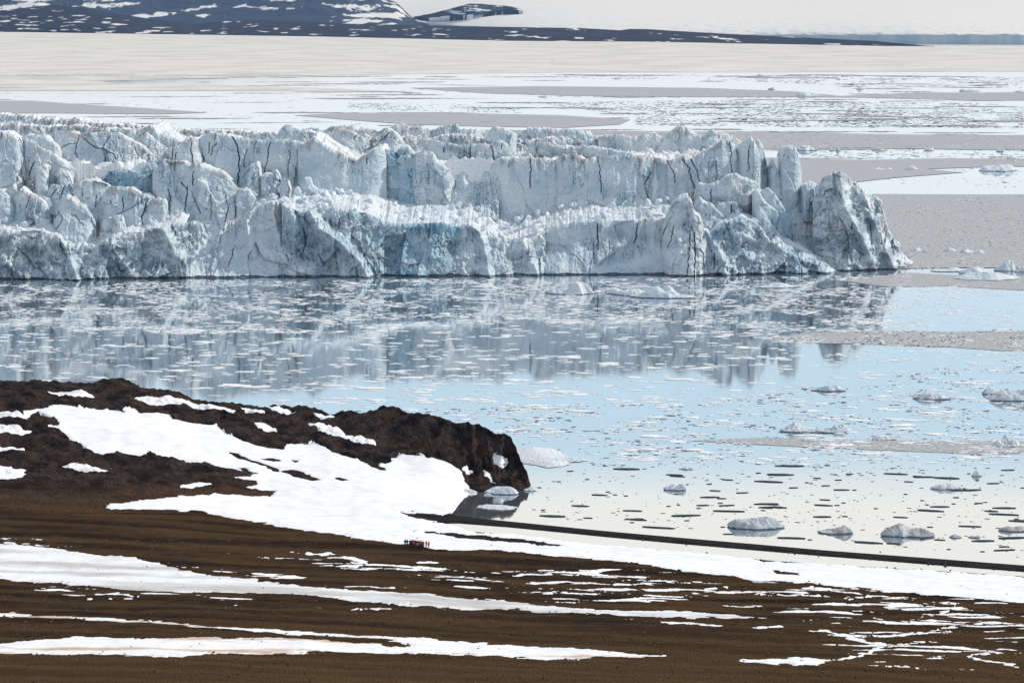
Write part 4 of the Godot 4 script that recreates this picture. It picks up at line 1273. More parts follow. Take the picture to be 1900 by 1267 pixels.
	# [from px, to px, how many, nearest and farthest metres behind the front, smallest, largest]
	for z in [[560.0, 1240.0, 150, 20.0, 58.0, 0.8, 4.2], [-40.0, 330.0, 40, 18.0, 40.0, 0.8, 3.2], [440.0, 620.0, 44, 20.0, 52.0, 1.0, 4.4], [1290.0, 1420.0, 30, 18.0, 40.0, 0.8, 3.4], [830.0, 960.0, 26, 30.0, 60.0, 0.8, 3.0]]:
		for n in z[2]:
			var px := rng.randf_range(z[0], z[1])
			var b := lerpf(z[3], z[4], rng.randf())
			var d0 := sea_dist(along(front_line, px))
			var h := EYE - (along(tier, px) - SKYROW) / F * (d0 + 19.0) + 0.20 * (b - 19.0)
			var size: float = z[5] + (z[6] - z[5]) * pow(rng.randf(), 2.2)
			var o := MeshInstance3D.new()
			o.name = "ice_block"
			o.mesh = shapes[rng.randi() % shapes.size()]
			o.material_override = M.ice
			o.transform = Transform3D(Basis.from_euler(Vector3(rng.randf_range(-0.6, 0.6), rng.randf() * TAU, rng.randf_range(-0.6, 0.6))).scaled(Vector3(1.0, rng.randf_range(0.7, 1.4), 1.0) * size), Vector3((px - 950.0) / F * (d0 + b), h + size * 0.22, -d0 - b))
			g.add_child(o, true)

const great_snow := "44,764 69,759 101,756 141,757 189,761 195,757 209,764 229,768 226,761 249,758 259,766 286,766 310,769 323,778 354,784 394,788 401,784 404,791 418,805 448,815 478,827 525,835 536,823 556,825 587,823 621,840 644,848 685,861 708,866 728,850 742,843 769,845 800,850 829,856 853,872 868,898 880,912 892,916 872,927 856,936 866,944 845,951 820,955 770,951 742,950 760,955 800,967 840,973 860,980 870,988 950,991 1000,998 1120,1012 1260,1023 1462,1043 1630,1053 1740,1060 1900,1070 2000,1077 2390,1105 2390,1147 2000,1123 1900,1117 1825,1111 1675,1100 1540,1087 1400,1075 1260,1057 1190,1047 1099,1038 981,1026 930,1021 863,1021 809,1020 749,1010 695,1003 627,993 560,984 480,968 420,960 365,953 300,952 215,945 189,938 269,928 303,924 370,919 397,916 471,920 505,921 505,912 451,904 482,896 468,892 428,884 465,885 471,882 438,873 404,865 364,858 337,853 276,843 269,847 219,843 178,842 145,821 128,816 111,796 84,791 112,790 100,776 69,764 50,775"

func land() -> void:
	var hill := read_marks(hill_marks)
	for col in hill:                                                   # the far side of the ridge, down into the sea
		var a: PackedVector2Array = col[1]
		var d := a[0].y
		var h := EYE - (a[0].x - SKYROW) / F * d
		a.insert(0, Vector2((EYE - h + 4.0) * F / (d + 12.0) + SKYROW, d + 12.0))
		a.insert(0, Vector2((EYE + 5.0) * F / (d + 55.0) + SKYROW, d + 55.0))
		col[1] = a
	var shore := read_marks(shore_marks)
	var fb: FastNoiseLite = nz.fbm
	var rd: FastNoiseLite = nz.ridge
	var fi: FastNoiseLite = nz.fine
	var made := []
	var great := patch(hill, shore, great_snow)
	for part in 2:
		var s := survey(hill, -246.0, 991.0, 2.15, [3, 4, 20, 24, 28, 34, 44, 30]) if part == 0 else survey(shore, -246.0, 2240.0, 2.4, [5, 6, 6, 4, 5, 5, 15, 48, 50, 92, 8])
		var where: PackedVector3Array = s[0]
		var cols: int = s[1]
		var v := PackedVector3Array()
		var c := PackedColorArray()
		v.resize(where.size())
		c.resize(where.size())
		for k in where.size():
			var w := where[k]
			var p := spot(w.x, w.y, w.z)
			if part == 0:
				var wild := smoothstep(957.0, 900.0, w.y) * smoothstep(-0.5, 3.0, p.y)
				var soft := lerpf(1.0, 0.35, smoothstep(840.0, 930.0, w.y) * smoothstep(760.0, 500.0, w.x))
				if Geometry2D.is_point_in_polygon(Vector2(p.x, w.z), great.outline):
					soft = 0.12
				var b := fb.get_noise_2d(p.x * 1.3, w.z * 1.3)
				var g := rd.get_noise_2d(p.x * 1.3 + 40.0, w.z * 2.0)
				var e := fi.get_noise_2d(p.x * 0.9, w.z * 0.9)
				p.y += wild * soft * (b * 1.5 + g * 0.8 + e * 0.22)
				var steep := smoothstep(840.0, 890.0, w.x)
				p.z += steep * wild * (rd.get_noise_2d(p.x * 3.2 + p.y * 0.5, p.y * 0.8) * 2.4 + nz.cell.get_noise_2d(p.x * 3.5, p.y * 2.0) * 0.7)
				p.z += wild * soft * (rd.get_noise_3d(p.x * 1.6, p.y * 1.6, 9.0) * 1.1 + fi.get_noise_3d(p.x, p.y, 2.0) * 0.3)
				var mix := clampf(0.5 + fb.get_noise_2d(p.x * 2.4, w.z * 2.0 + 60.0) * 1.3 + 0.3 * g, 0.0, 1.0)
				var col := Color(0.020, 0.0165, 0.017).lerp(Color(0.104, 0.076, 0.065), mix)
				col = col.lerp(Color(0.10, 0.060, 0.040), smoothstep(0.18, 0.5, fb.get_noise_2d(p.x * 1.0 + 300.0, w.z * 2.2)) * 0.6)
				var earth := smoothstep(872.0, 952.0, w.y + 14.0 * b) * smoothstep(720.0, 460.0, w.x)
				var bands := fb.get_noise_2d(p.x * 0.22, w.z * 1.9 + p.x * 0.12)
				col = col.lerp(Color(0.047, 0.0285, 0.0155).lerp(Color(0.168, 0.100, 0.047), clampf(0.5 + bands * 1.1 + 0.3 * e, 0.0, 1.0)) * 0.92, earth)
				var rust := exp(-pow((w.y - 916.0) / 9.0, 2.0)) * smoothstep(180.0, 250.0, w.x) * smoothstep(560.0, 480.0, w.x)
				c[k] = col.lerp(Color(0.17, 0.095, 0.055), rust * (0.4 + 0.6 * mix))
			else:
				var dry := smoothstep(0.3, 2.5, p.y) * smoothstep(958.0, 985.0, w.y)
				var b := fb.get_noise_2d(p.x * 0.7, w.z * 1.6)
				var e := fi.get_noise_2d(p.x * 0.5, w.z * 1.0)
				p.y += dry * (b * 0.45 + e * 0.06) + 0.06 * dry * fi.get_noise_2d(p.x * 2.0, w.z * 2.0) * smoothstep(956.0, 964.0, w.y)
				var bands := fb.get_noise_2d(p.x * 0.22, w.z * 1.9 + p.x * 0.12)
				var mix := clampf(0.5 + bands * 1.1 + 0.45 * e, 0.0, 1.0)
				var col := Color(0.047, 0.0285, 0.0155).lerp(Color(0.168, 0.100, 0.047), mix)
				col = col.lerp(Color(0.225, 0.138, 0.052), smoothstep(1120.0, 1270.0, w.y) * 0.42)
				var wet := smoothstep(1.6, 0.4, p.y)
				col = col.lerp(Color(0.040, 0.036, 0.037).lerp(Color(0.075, 0.068, 0.068), clampf(0.5 + e, 0.0, 1.0)), wet)
				c[k] = col
			v[k] = p
		made.append([where, v, cols])
		if part == 0:
			tag(put("rocky_hill", grid_mesh(v, c, cols), M.rock), "dark rocky headland reaching into the bay", "headland", "", "structure")
		else:
			tag(put("ground", grid_mesh(v, c, cols), M.soil), "brown gravel slope and shingle spit in front of the bay", "ground", "", "structure")

	stones(made[1][0], made[1][1])
	# snow: [outline, label, tint]
	var P := func(o: String, wild := 1.0) -> Patch: return patch(hill, shore, o, wild)
	var holes := []
	for h in ["522,875 540,872 552,873 575,880 600,889 585,891 573,890 550,885 539,882", "438,868 455,868 478,879 466,880 450,875", "615,886 630,884 648,892 632,893", "426,839 440,842 480,858 505,866 525,876 510,874 470,860 440,849", "482,851 505,851 528,857 505,857", "536,854 556,856 540,858", "683,860 697,862 709,868 712,873 700,872 688,866",
			"755,984 790,985 850,990 897,993 990,1004 1052,1012 1020,1013 930,1004 860,999 809,990", "755,1008 775,1010 800,1016 790,1019 760,1016", "1415,1058 1470,1062 1500,1068 1450,1066", "1380,1030 1440,1039 1430,1042 1370,1034"]:
		holes.append(P.call(h, 0.7))
	var white := Color(0.87, 0.87, 0.87)
	var greyish := Color(0.52, 0.505, 0.49)  # a greyer tint for the wide drift at left
	var stained := Color(0.70, 0.60, 0.50)
	var list := [
		[great_snow, "snow_field", "largest white snow field from the headland down to the beach", white],
		["82,729 115,728 141,730 178,736 140,738 111,734", "snow_patch", "small lens of snow high on the ridge at far left", white],
		["243,740 269,736 320,739 354,746 397,752 438,761 434,765 370,758 344,752 323,753 286,750 256,745", "snow_patch", "long narrow snow strip just under the skyline of the ridge", white],
		["441,754 472,759 495,769 478,769 455,762", "snow_patch", "short slanting snow strip right of the long skyline strip", white],
		["492,759 525,760 554,765 539,768 505,765", "snow_patch", "thin snow strip touching the skyline in the middle of the ridge", white],
		["573,768 600,772 622,777 593,779", "snow_patch", "smallest snow strip in the dip before the rock knoll", white],
		["572,787 590,784 627,792 644,808 688,821 699,831 671,831 648,821 624,813 597,803", "snow_patch", "tapering snow tongue against the left foot of the rock knoll", white],
		["465,787 488,788 515,796 512,803 488,801", "snow_patch", "small snow spot on the dark slope above the snow field", white],
		["-240,760 -5,766 47,770 52,778 20,777 -240,774", "snow_patch", "snow strip at the left edge joining the big snow field", white],
		["-240,786 0,788 20,789 57,800 34,808 0,807 -240,806", "snow_patch", "ragged snow patch at the left edge below the strip", white],
		["-240,828 0,830 50,832 34,837 -240,838", "snow_patch", "flat thin snow streak at the left edge in mid slope", white],
		["-240,862 0,866 20,867 47,875 44,885 20,890 -240,892", "snow_patch", "lowest rounded snow patch at the left edge", white],
		["114,865 148,864 175,870 202,875 162,878 138,874", "snow_patch", "small ragged snow patch in the brown rocks at left", white],
		["327,901 357,895 397,897 370,902 337,905", "snow_patch", "small snow patch above the tip of the long white tongue", white],
		["917,847 925,843 933,847 941,857 934,862 923,861", "snow_patch", "star shaped snow spot high on the rock headland", white],
		["855,864 866,867 877,878 870,881 860,873", "snow_patch", "small slanting snow fleck on the rock above the cove", white],
		["896,873 911,883 916,899 904,892", "snow_patch", "narrow snow gully running down to the cove", white],
		["-240,1000 -5,1009 90,1015 130,1025 240,1035 300,1047 350,1060 410,1070 500,1077 565,1087 665,1097 750,1102 950,1117 1075,1130 1160,1132 1230,1132 1330,1139 1440,1149 1400,1148 1230,1145 1140,1140 1025,1137 950,1131 850,1131 700,1119 625,1110 550,1103 450,1098 300,1098 200,1091 100,1081 -5,1076 -240,1070", "snow_patch", "wide off white snow drift across the gravel slope at left", greyish],
		["-240,1130 0,1137 200,1147 385,1162 550,1170 725,1182 950,1197 1100,1207 1245,1219 1175,1222 1050,1221 950,1218 875,1216 750,1212 640,1209 560,1213 390,1212 350,1218 300,1221 200,1216 75,1212 -240,1216 -240,1198 0,1195 50,1190 140,1181 250,1184 375,1182 500,1185 600,1190 665,1195 740,1201 785,1200 700,1187 575,1178 400,1167 200,1152 -5,1142 -240,1138", "snow_patch", "long forked snow drift nearest the bottom of the slope", stained],
		["1345,1223 1425,1224 1490,1219 1545,1225 1515,1236 1450,1233 1390,1230", "snow_patch", "white wedge of snow low on the gravel at right", white],
	]
	for s in list:
		var p: Patch = P.call(s[0])
		var whole := base(s[1])
		tag(whole, s[2], "snow patch", "old snow patches on the land", "")
		for m in made:
			var mesh := snow_on(p, m[0], m[1], m[2], holes, s[3])
			if mesh and mesh.surface_get_array_len(0) > 3 and mesh.surface_get_array_index_len(0) > 0:
				put("snow_sheet", mesh, M.snow, whole)
	# the thin melting remains between the drifts
	var bits := base("snow_streaks")
	tag(bits, "scattered thin streaks of melting snow on the gravel", "snow", "", "stuff")
	var streaks := [
		["1540,1228 1590,1216 1640,1202 1655,1196 1615,1190 1570,1184 1540,1174", 3.2], ["1575,1187 1640,1180 1700,1177 1770,1170", 2.2], ["1655,1196 1700,1192 1750,1190", 1.8], ["1500,1170 1540,1172 1580,1185 1610,1192", 2.6],
		["1795,1217 1820,1224 1850,1229 1905,1234", 2.4], ["1800,1216 1850,1213 1905,1213", 2.0], ["1700,1225 1730,1222 1770,1216", 1.5], ["1640,1238 1680,1236 1740,1246", 1.8], ["1640,1178 1720,1172 1780,1162 1800,1155", 1.7],
		["1740,1118 1790,1122 1770,1132 1720,1142 1700,1150", 2.2], ["1770,1156 1830,1156 1905,1160", 2.2], ["1560,1110 1640,1106 1720,1110", 1.6], ["1500,1120 1560,1122 1620,1122", 1.8], ["1450,1097 1520,1094 1570,1098 1690,1112", 1.8],
		["1270,1103 1350,1098 1440,1100", 2.2], ["1380,1102 1500,1104 1600,1112", 1.8], ["1215,1108 1300,1106", 1.8], ["950,1068 1010,1066 1075,1066", 2.4], ["960,1082 1040,1080 1140,1086 1215,1082", 2.2], ["1030,1060 1120,1058 1200,1058", 1.8],
		["1000,1092 1090,1094 1130,1100", 1.8], ["1150,1078 1230,1076 1290,1082", 2.6], ["950,1098 1040,1100 1110,1104", 1.8], ["1060,1113 1110,1116 1140,1115", 1.6], ["1010,1118 1050,1120 1080,1118", 1.5], ["1225,1154 1290,1158 1360,1166", 2.6], ["1400,1166 1440,1162 1450,1165", 2.6],
		["1150,1150 1200,1151", 1.6], ["555,1026 590,1028 620,1028", 3.0], ["475,1032 520,1036 570,1038", 2.0], ["596,1034 640,1034 690,1043 650,1045", 4.2], ["600,1048 660,1052 700,1048 760,1052 845,1056", 2.6], ["690,1056 750,1058", 1.8], ["775,1066 830,1070 900,1070", 2.2], ["860,1061 950,1064", 1.8], ["900,1092 955,1091", 1.8],
		["160,1100 210,1102 260,1108", 2.4], ["165,1112 230,1113 250,1112", 1.8], ["90,1100 115,1101", 1.2], ["280,1113 320,1115", 1.2], ["430,1122 470,1123", 1.2], ["520,1127 600,1129", 1.2], ["640,1133 700,1131 720,1130", 1.6], ["0,1000 30,1003", 2.0], ["410,1027 430,1028", 1.2], ["90,892 112,893", 1.2], ["155,892 180,895", 1.2],
		["1600,1098 1640,1100", 1.2], ["1850,1136 1905,1137", 1.2], ["1620,1146 1660,1147", 1.2], ["1480,1152 1520,1150", 1.3], ["1540,1150 1590,1152", 1.2], ["1300,1092 1330,1092 1360,1091", 1.6],
	]
	for z in [["940,1050 1200,1052 1480,1085 1720,1104 1900,1124 1900,1180 1600,1165 1300,1120 1100,1118 940,1100", 0.37], ["540,1024 700,1036 960,1056 960,1104 760,1074 600,1050", 0.36], ["0,1084 260,1095 420,1106 700,1128 500,1128 260,1118 100,1106", 0.46],
			["1560,1165 1900,1150 1900,1245 1640,1240 1500,1210", 0.42], ["290,1045 420,1056 560,1070 760,1092 640,1088 480,1070", 0.22], ["1190,1047 1400,1078 1620,1098 1560,1112 1300,1078", 0.40], ["0,992 90,1004 150,1016 0,1008", 0.2]]:
		var p := patch(hill, shore, z[0])
		p.broken = z[1]
		var mesh := snow_on(p, made[1][0], made[1][1], made[1][2], [], white)
		if mesh and mesh.surface_get_array_index_len(0) > 0:
			put("snow_remnant", mesh, M.snow, bits).set_meta("kind", "stuff")
	for s in streaks:
		var p := ribbon(hill, shore, s[0], s[1] * 0.62)
		for m in made:
			var mesh := snow_on(p, m[0], m[1], m[2], [], white)
			if mesh and mesh.surface_get_array_index_len(0) > 0:
				var o := put("snow_remnant", mesh, M.snow, bits)
				o.set_meta("kind", "stuff")

func stones(where: PackedVector3Array, ground: PackedVector3Array) -> void:
	var r := RandomNumberGenerator.new()
	r.seed = 99
	var whole := base("stones")
	tag(whole, "loose stones strewn over the brown gravel slope", "stones", "", "stuff")
	for k in 3:
		var at := []
		while at.size() < 2600:
			var i := r.randi() % where.size()
			if where[i].y < 1000.0 or nz.drift.get_noise_2d(ground[i].x * 0.9, where[i].z * 2.0) < r.randf_range(-0.5, 0.4):
				continue
			var size := 0.10 + 0.42 * pow(r.randf(), 4.0)
			at.append(Transform3D(Basis.from_euler(Vector3(r.randf() * 3.0, r.randf() * 6.0, r.randf() * 3.0)).scaled(Vector3.ONE * size), ground[i] + Vector3(r.randf_range(-0.15, 0.15), size * 0.12, r.randf_range(-0.3, 0.3))))
		var mm := MultiMesh.new()
		mm.transform_format = MultiMesh.TRANSFORM_3D
		mm.mesh = chunk(900 + k)
		mm.instance_count = at.size()
		for i in at.size():
			mm.set_instance_transform(i, at[i])
		var o := MultiMeshInstance3D.new()
		o.name = "stone"
		o.multimesh = mm
		o.material_override = lit([Color(0.24, 0.20, 0.16), Color(0.32, 0.28, 0.24), Color(0.38, 0.31, 0.22)][k], 0.9, false)
		o.set_meta("kind", "stuff")
		whole.add_child(o, true)

func bergs() -> void:
	# [px, row at the waterline, width in px, height in px, depth share, peaks, name, label]
	var list := [
		[1060, 546, 82, 22, 0.55, 1.2, "ice_floe", "jagged white berg fragment left of the two before the glacier"],
		[1182, 548, 100, 20, 0.6, 0.8, "ice_floe", "low white berg fragment touching the peaked one beside it"],
		[1232, 552, 130, 34, 0.5, 1.4, "ice_floe", "tallest peaked white berg fragment in front of the glacier"],
		[1836, 519, 108, 14, 0.8, 0.3, "ice_floe", "flat smooth table of ice near the end of the glacier"],
		[1810, 507, 56, 18, 0.6, 1.0, "ice_floe", "rough grey ice lump behind the smooth ice table"],
		[1868, 503, 44, 26, 0.6, 1.3, "ice_floe", "tall knobbly ice lump behind the smooth table, beside the rough grey one"],
		[1899, 505, 30, 12, 0.6, 0.8, "ice_floe", "small ice lump at the right edge level with the smooth table"],
		[1760, 504, 60, 8, 0.6, 0.6, "ice_floe", "low ice lump off the very tip of the glacier"],
		[1698, 467, 40, 13, 0.6, 1.1, "ice_floe", "ice lump half hidden behind the end of the glacier"],
		[1806, 470, 52, 14, 0.6, 1.1, "ice_floe", "rugged ice lump alone on the wide grey slush"],
		[1766, 467, 24, 7, 0.6, 0.9, "ice_floe", "small ice lump left of the rugged one on the slush"],
		[1532, 725, 82, 16, 0.5, 1.3, "ice_floe", "bumpy snow covered floe below the mirrored ice pillar"],
		[1732, 741, 66, 16, 0.5, 1.0, "ice_floe", "low floe with dark waterline in the blue water"],
		[1862, 731, 84, 22, 0.5, 1.0, "ice_floe", "pale berg fragment behind another at the right edge"],
		[1886, 743, 92, 22, 0.5, 1.2, "ice_floe", "larger front berg fragment with dark foot at the right edge"],
		[1485, 802, 76, 16, 0.5, 1.3, "ice_floe", "left half of the pair of joined rough floes"],
		[1548, 802, 64, 14, 0.5, 1.3, "ice_floe", "right half of the pair of joined rough floes"],
		[1510, 819, 38, 7, 0.5, 1.0, "ice_floe", "little brownish floe under the joined pair"],
		[1639, 817, 46, 9, 0.5, 1.0, "ice_floe", "low white floe at the tip of the slush band"],
		[1872, 829, 56, 20, 0.6, 1.4, "ice_floe", "spiky grey floe at the right end of the slush band"],
		[1280, 836, 34, 6, 0.5, 0.6, "ice_floe", "small bluish floe out from the headland"],
		[1274, 871, 28, 7, 0.5, 0.8, "ice_floe", "small dark blue floe below the bluish one"],
		[1252, 910, 44, 18, 0.5, 0.9, "ice_floe", "pale domed floe on the cream water left of the drifting slabs"],
		[1756, 908, 54, 9, 0.5, 0.8, "ice_floe", "pale blue domed floe among thin slabs on cream water"],
		[1814, 884, 20, 10, 0.6, 1.4, "ice_floe", "tiny spiky brown floe at the edge of the blue water"],
		[1402, 981, 94, 23, 0.55, 0.9, "ice_floe", "grey tent shaped floe near the shingle spit"],
		[1552, 990, 68, 18, 0.55, 1.2, "ice_floe", "brownish rough floe in the middle of three near the spit"],
		[1680, 996, 92, 26, 0.6, 0.5, "ice_floe", "big rounded brown white floe near the spit"],
		[1776, 998, 22, 8, 0.5, 1.0, "ice_floe", "left knob of the small bluish twin floe"],
		[1808, 998, 22, 9, 0.5, 1.0, "ice_floe", "right knob of the small bluish twin floe"],
		[1888, 986, 64, 14, 0.5, 0.7, "ice_floe", "dark edged floe cut by the right edge near the spit"],
		[1004, 861, 116, 5, 2.1, 0.2, "shore_ice", "thick white shelf of shore ice behind the rock headland"],
		[1052, 857, 64, 6, 0.9, 0.2, "shore_ice", "pointed outer tip of the shore ice behind the headland"],
		[930, 916, 62, 13, 0.7, 0.8, "shore_ice", "white ice foot under the rock overhang in the cove"],
		[985, 911, 24, 8, 0.7, 0.6, "shore_ice", "small ice cake at the very tip of the rock headland"],
		[905, 919, 16, 5, 0.7, 0.4, "shore_ice", "small ice lump left of the ice foot in the cove"],
		[864, 916, 34, 8, 0.8, 0.7, "shore_ice", "broken snow block on the left bank of the cove"],
		[918, 944, 84, 5, 0.5, 0.3, "ice_floe", "flat white pan of ice lying across the dark cove"],
		[132, 540, 24, 8, 0.5, 1.0, "ice_floe", "blue white lump below the left end of the glacier"],
		[46, 637, 40, 7, 0.5, 0.8, "ice_floe", "upper of two small floes in the mirrored ice at far left"],
		[42, 651, 20, 7, 0.5, 0.8, "ice_floe", "lower of two small floes in the mirrored ice at far left"],
		[343, 668, 18, 8, 0.5, 0.9, "ice_floe", "small white lump floating in the mirrored bluff"],
		[424, 601, 36, 8, 0.5, 0.8, "ice_floe", "small white floe in front of the mirrored snow slope"],
		[714, 545, 40, 12, 0.5, 1.0, "ice_floe", "blue white lump below the blue ice recess"],
		[788, 558, 26, 7, 0.5, 0.7, "ice_floe", "small oval floe right of the blue white lump"],
		[884, 558, 46, 9, 0.5, 0.8, "ice_floe", "long low floe left of the jagged berg fragment"],
		[896, 534, 50, 8, 0.5, 0.8, "ice_floe", "low floe close under the middle of the glacier foot"],
		[718, 702, 26, 7, 0.5, 0.7, "ice_floe", "white floe on the mirrored blue recess"],
		[1445, 534, 80, 9, 0.5, 0.9, "ice_floe", "row of white rubble ice under the end of the low spur"],
		[1498, 279, 34, 8, 0.6, 1.3, "ice_floe", "rubbly floe just right of the lone ice pillar"],
		[1546, 279, 12, 8, 0.6, 0.8, "ice_floe", "left of two round dark bergs beyond the pillar"],
		[1556, 280, 9, 7, 0.6, 0.8, "ice_floe", "right of two round dark bergs beyond the pillar"],
		[1632, 280, 26, 6, 0.6, 1.2, "ice_floe", "rubbly grey floe midway along the far lead"],
		[1726, 279, 18, 5, 0.6, 1.0, "ice_floe", "small dark floe right of the middle of the far lead"],
		[1858, 281, 14, 8, 0.6, 1.2, "ice_floe", "pointed dark floe near the right end of the far lead"],
		[1876, 294, 16, 7, 0.6, 1.2, "ice_floe", "dark peaked floe below the pointed one in the far lead"],
		[1886, 301, 12, 5, 0.6, 1.0, "ice_floe", "dark floe at the right end of the lower lead"],
		[1860, 317, 70, 12, 0.6, 1.2, "ice_floe", "large rubbly floe above the smooth patch at the right"],
		[1640, 315, 36, 8, 0.5, 1.2, "ice_floe", "dark rubbly floe above the left end of the smooth patch"],
		[1694, 315, 26, 6, 0.5, 1.2, "ice_floe", "grey rubbly floe between two others above the smooth patch"],
		[1596, 166, 12, 5, 0.6, 1.0, "ice_floe", "small rounded far berg on the open lead"],
		[1802, 169, 40, 6, 0.5, 1.0, "ice_floe", "long dark far floe at the right of the lead"],
		[1892, 171, 20, 6, 0.6, 1.0, "ice_floe", "dark far berg at the right edge of the lead"],
		[1504, 178, 50, 7, 0.5, 1.3, "ice_floe", "rubbly far floe in the middle of the grey band"],
		[1434, 166, 16, 5, 0.6, 1.0, "ice_floe", "low far floe left of the rubbly one"],
		[1008, 180, 16, 5, 0.6, 1.0, "ice_floe", "single dark far floe above the middle of the glacier"],
		[1146, 146, 14, 3, 0.6, 1.0, "ice_floe", "tiny far floe left of centre on the first lead"],
		[1410, 140, 10, 3, 0.6, 1.0, "ice_floe", "tiny far floe on the edge of the great pale sheet"],
		[1570, 141, 14, 3, 0.6, 1.0, "ice_floe", "small far floe under the dark coast at the right"],
	]
	var k := 0
	for b in list:
		k += 1
		var at := on_sea(b[0], b[1])
		var m_px := -at.z / F
		var o := put(b[6], berg(k, b[2] * m_px, b[2] * m_px * b[4] * (1.0 if b[1] > 400 else 1.4), b[3] * m_px * (0.78 if b[1] > 970 else 0.88), b[5], 0.95 if b[1] > 970 and b[0] > 1300 else (0.25 if b[1] > 690 else 0.0)), M.ice)
		o.position = at - Vector3(0, 0, b[2] * m_px * b[4] * 0.30)
		o.rotation.y = rng.randf_range(-0.3, 0.3)
		tag(o, b[7], "ice floe", "broken ice afloat in the bay")

	# thin slabs one can tell apart: one of each shape, then copies
	var kinds := []
	for n in 6:
		kinds.append([floe_mesh(500 + n, 0.22 + 0.06 * n, 0.016, 0.5), floe_mesh(600 + n, 0.05 + 0.035 * n, 0.02, 0.2)])
	var zones := [
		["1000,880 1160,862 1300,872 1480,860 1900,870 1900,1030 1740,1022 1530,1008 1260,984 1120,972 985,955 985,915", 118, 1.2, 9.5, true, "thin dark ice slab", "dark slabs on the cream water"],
		["620,745 900,735 1300,748 1900,700 1900,860 1400,858 1100,850 1075,832 960,820 900,780 780,762", 70, 2.5, 11.0, false, "thin white floe", "white floes on the blue water"],
		["0,640 300,600 700,620 1000,560 1420,560 1500,640 1400,700 1200,735 800,735 620,730 440,735 260,700 0,700", 78, 3.0, 14.0, false, "long white floe", "white floes on the mirrored glacier"],
	]
	var landmarks := [[1402, 978, "the tent shaped floe"], [1552, 987, "the brownish rough floe"], [1680, 992, "the rounded brown floe"], [1888, 985, "the floe cut by the edge"], [1252, 905, "the pale domed floe"], [1756, 906, "the blue domed floe"], [1814, 882, "the spiky brown floe"],
		[1010, 866, "the shore ice shelf"], [985, 910, "the headland tip"], [1060, 960, "the shingle spit"], [1200, 975, "the middle of the spit"], [1516, 802, "the pair of joined floes"], [1639, 815, "the low white floe"], [1872, 825, "the spiky grey floe"], [1280, 834, "the small bluish floe"], [1532, 722, "the bumpy floe"], [1732, 738, "the dark footed floe"], [1880, 740, "the edge berg fragments"],
		[710, 758, "the rock knoll"], [860, 788, "the rock hump"], [46, 645, "the two small floes"], [343, 666, "the lump by the bluff"], [424, 600, "the white floe by the slope"], [718, 700, "the floe on the blue recess"], [1060, 560, "the jagged berg fragment"], [1232, 570, "the tallest peaked fragment"], [205, 706, "the ridge top"], [1465, 700, "the mirrored pillar"], [1000, 640, "the mirrored wall"]]
	for z in zones:
		var area := pts(z[0])
		var lo := Vector2(1e9, 1e9)
		var hi := Vector2(-1e9, -1e9)
		for p in area:
			lo = lo.min(p)
			hi = hi.max(p)
		var n := 0
		var first := {}
		var made := []
		while n < z[1]:
			var p := Vector2(rng.randf_range(lo.x, hi.x), rng.randf_range(lo.y, hi.y))
			if not Geometry2D.is_point_in_polygon(p, area):
				continue
			var kind := rng.randi() % kinds.size()
			var o: MeshInstance3D
			if first.has(kind):
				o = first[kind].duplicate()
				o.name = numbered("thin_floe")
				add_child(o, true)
			else:
				o = put("thin_floe", kinds[kind][1 if z[4] else 0], M.backlit_wet_floe if z[4] else M.floe)
				first[kind] = o
			var size: float = z[2] + (z[3] - z[2]) * pow(rng.randf(), 2.5)
			var q := on_sea(p.x, p.y)
			o.transform = Transform3D(Basis(Vector3.UP, rng.randf_range(-0.3, 0.25) - 0.06).scaled_local(Vector3(size, 6.0 + size * 0.6, size)), Vector3(q.x, 0.03, q.z))
			made.append([o, p, size])
			n += 1
		# each slab is told by the landmark nearest to it, its side and its rank there
		var ranks := {}
		var rows := []
		for e in made:
			var best := 0
			var far := 1e9
			for i in landmarks.size():
				var d := Vector2((e[1].x - landmarks[i][0]) * 0.6, e[1].y - landmarks[i][1]).length()
				if d < far:
					far = d
					best = i
			rows.append([far, best, "left" if e[1].x < landmarks[best][0] else "right", e[0]])
		rows.sort_custom(func(a, b): return a[0] < b[0])
		for e in rows:
			var key := "%d %s" % [e[1], e[2]]
			ranks[key] = ranks.get(key, 0) + 1
			var order: String = ["nearest", "second nearest", "third nearest", "fourth nearest", "fifth nearest", "sixth nearest", "seventh nearest", "eighth nearest", "ninth nearest", "tenth nearest", "eleventh nearest", "twelfth nearest", "thirteenth nearest", "fourteenth nearest", "fifteenth nearest", "sixteenth nearest", "seventeenth nearest", "eighteenth nearest", "nineteenth nearest", "twentieth nearest"][mini(ranks[key] - 1, 19)]
			tag(e[3], "%s %s on the %s of %s" % [z[5], order, e[2], landmarks[e[1]][2]], "ice floe", z[6], "thing")

	var small := []
	for n in 5:
		small.append(floe_mesh(800 + n, 0.22 + 0.08 * n, 0.08, 0.6))
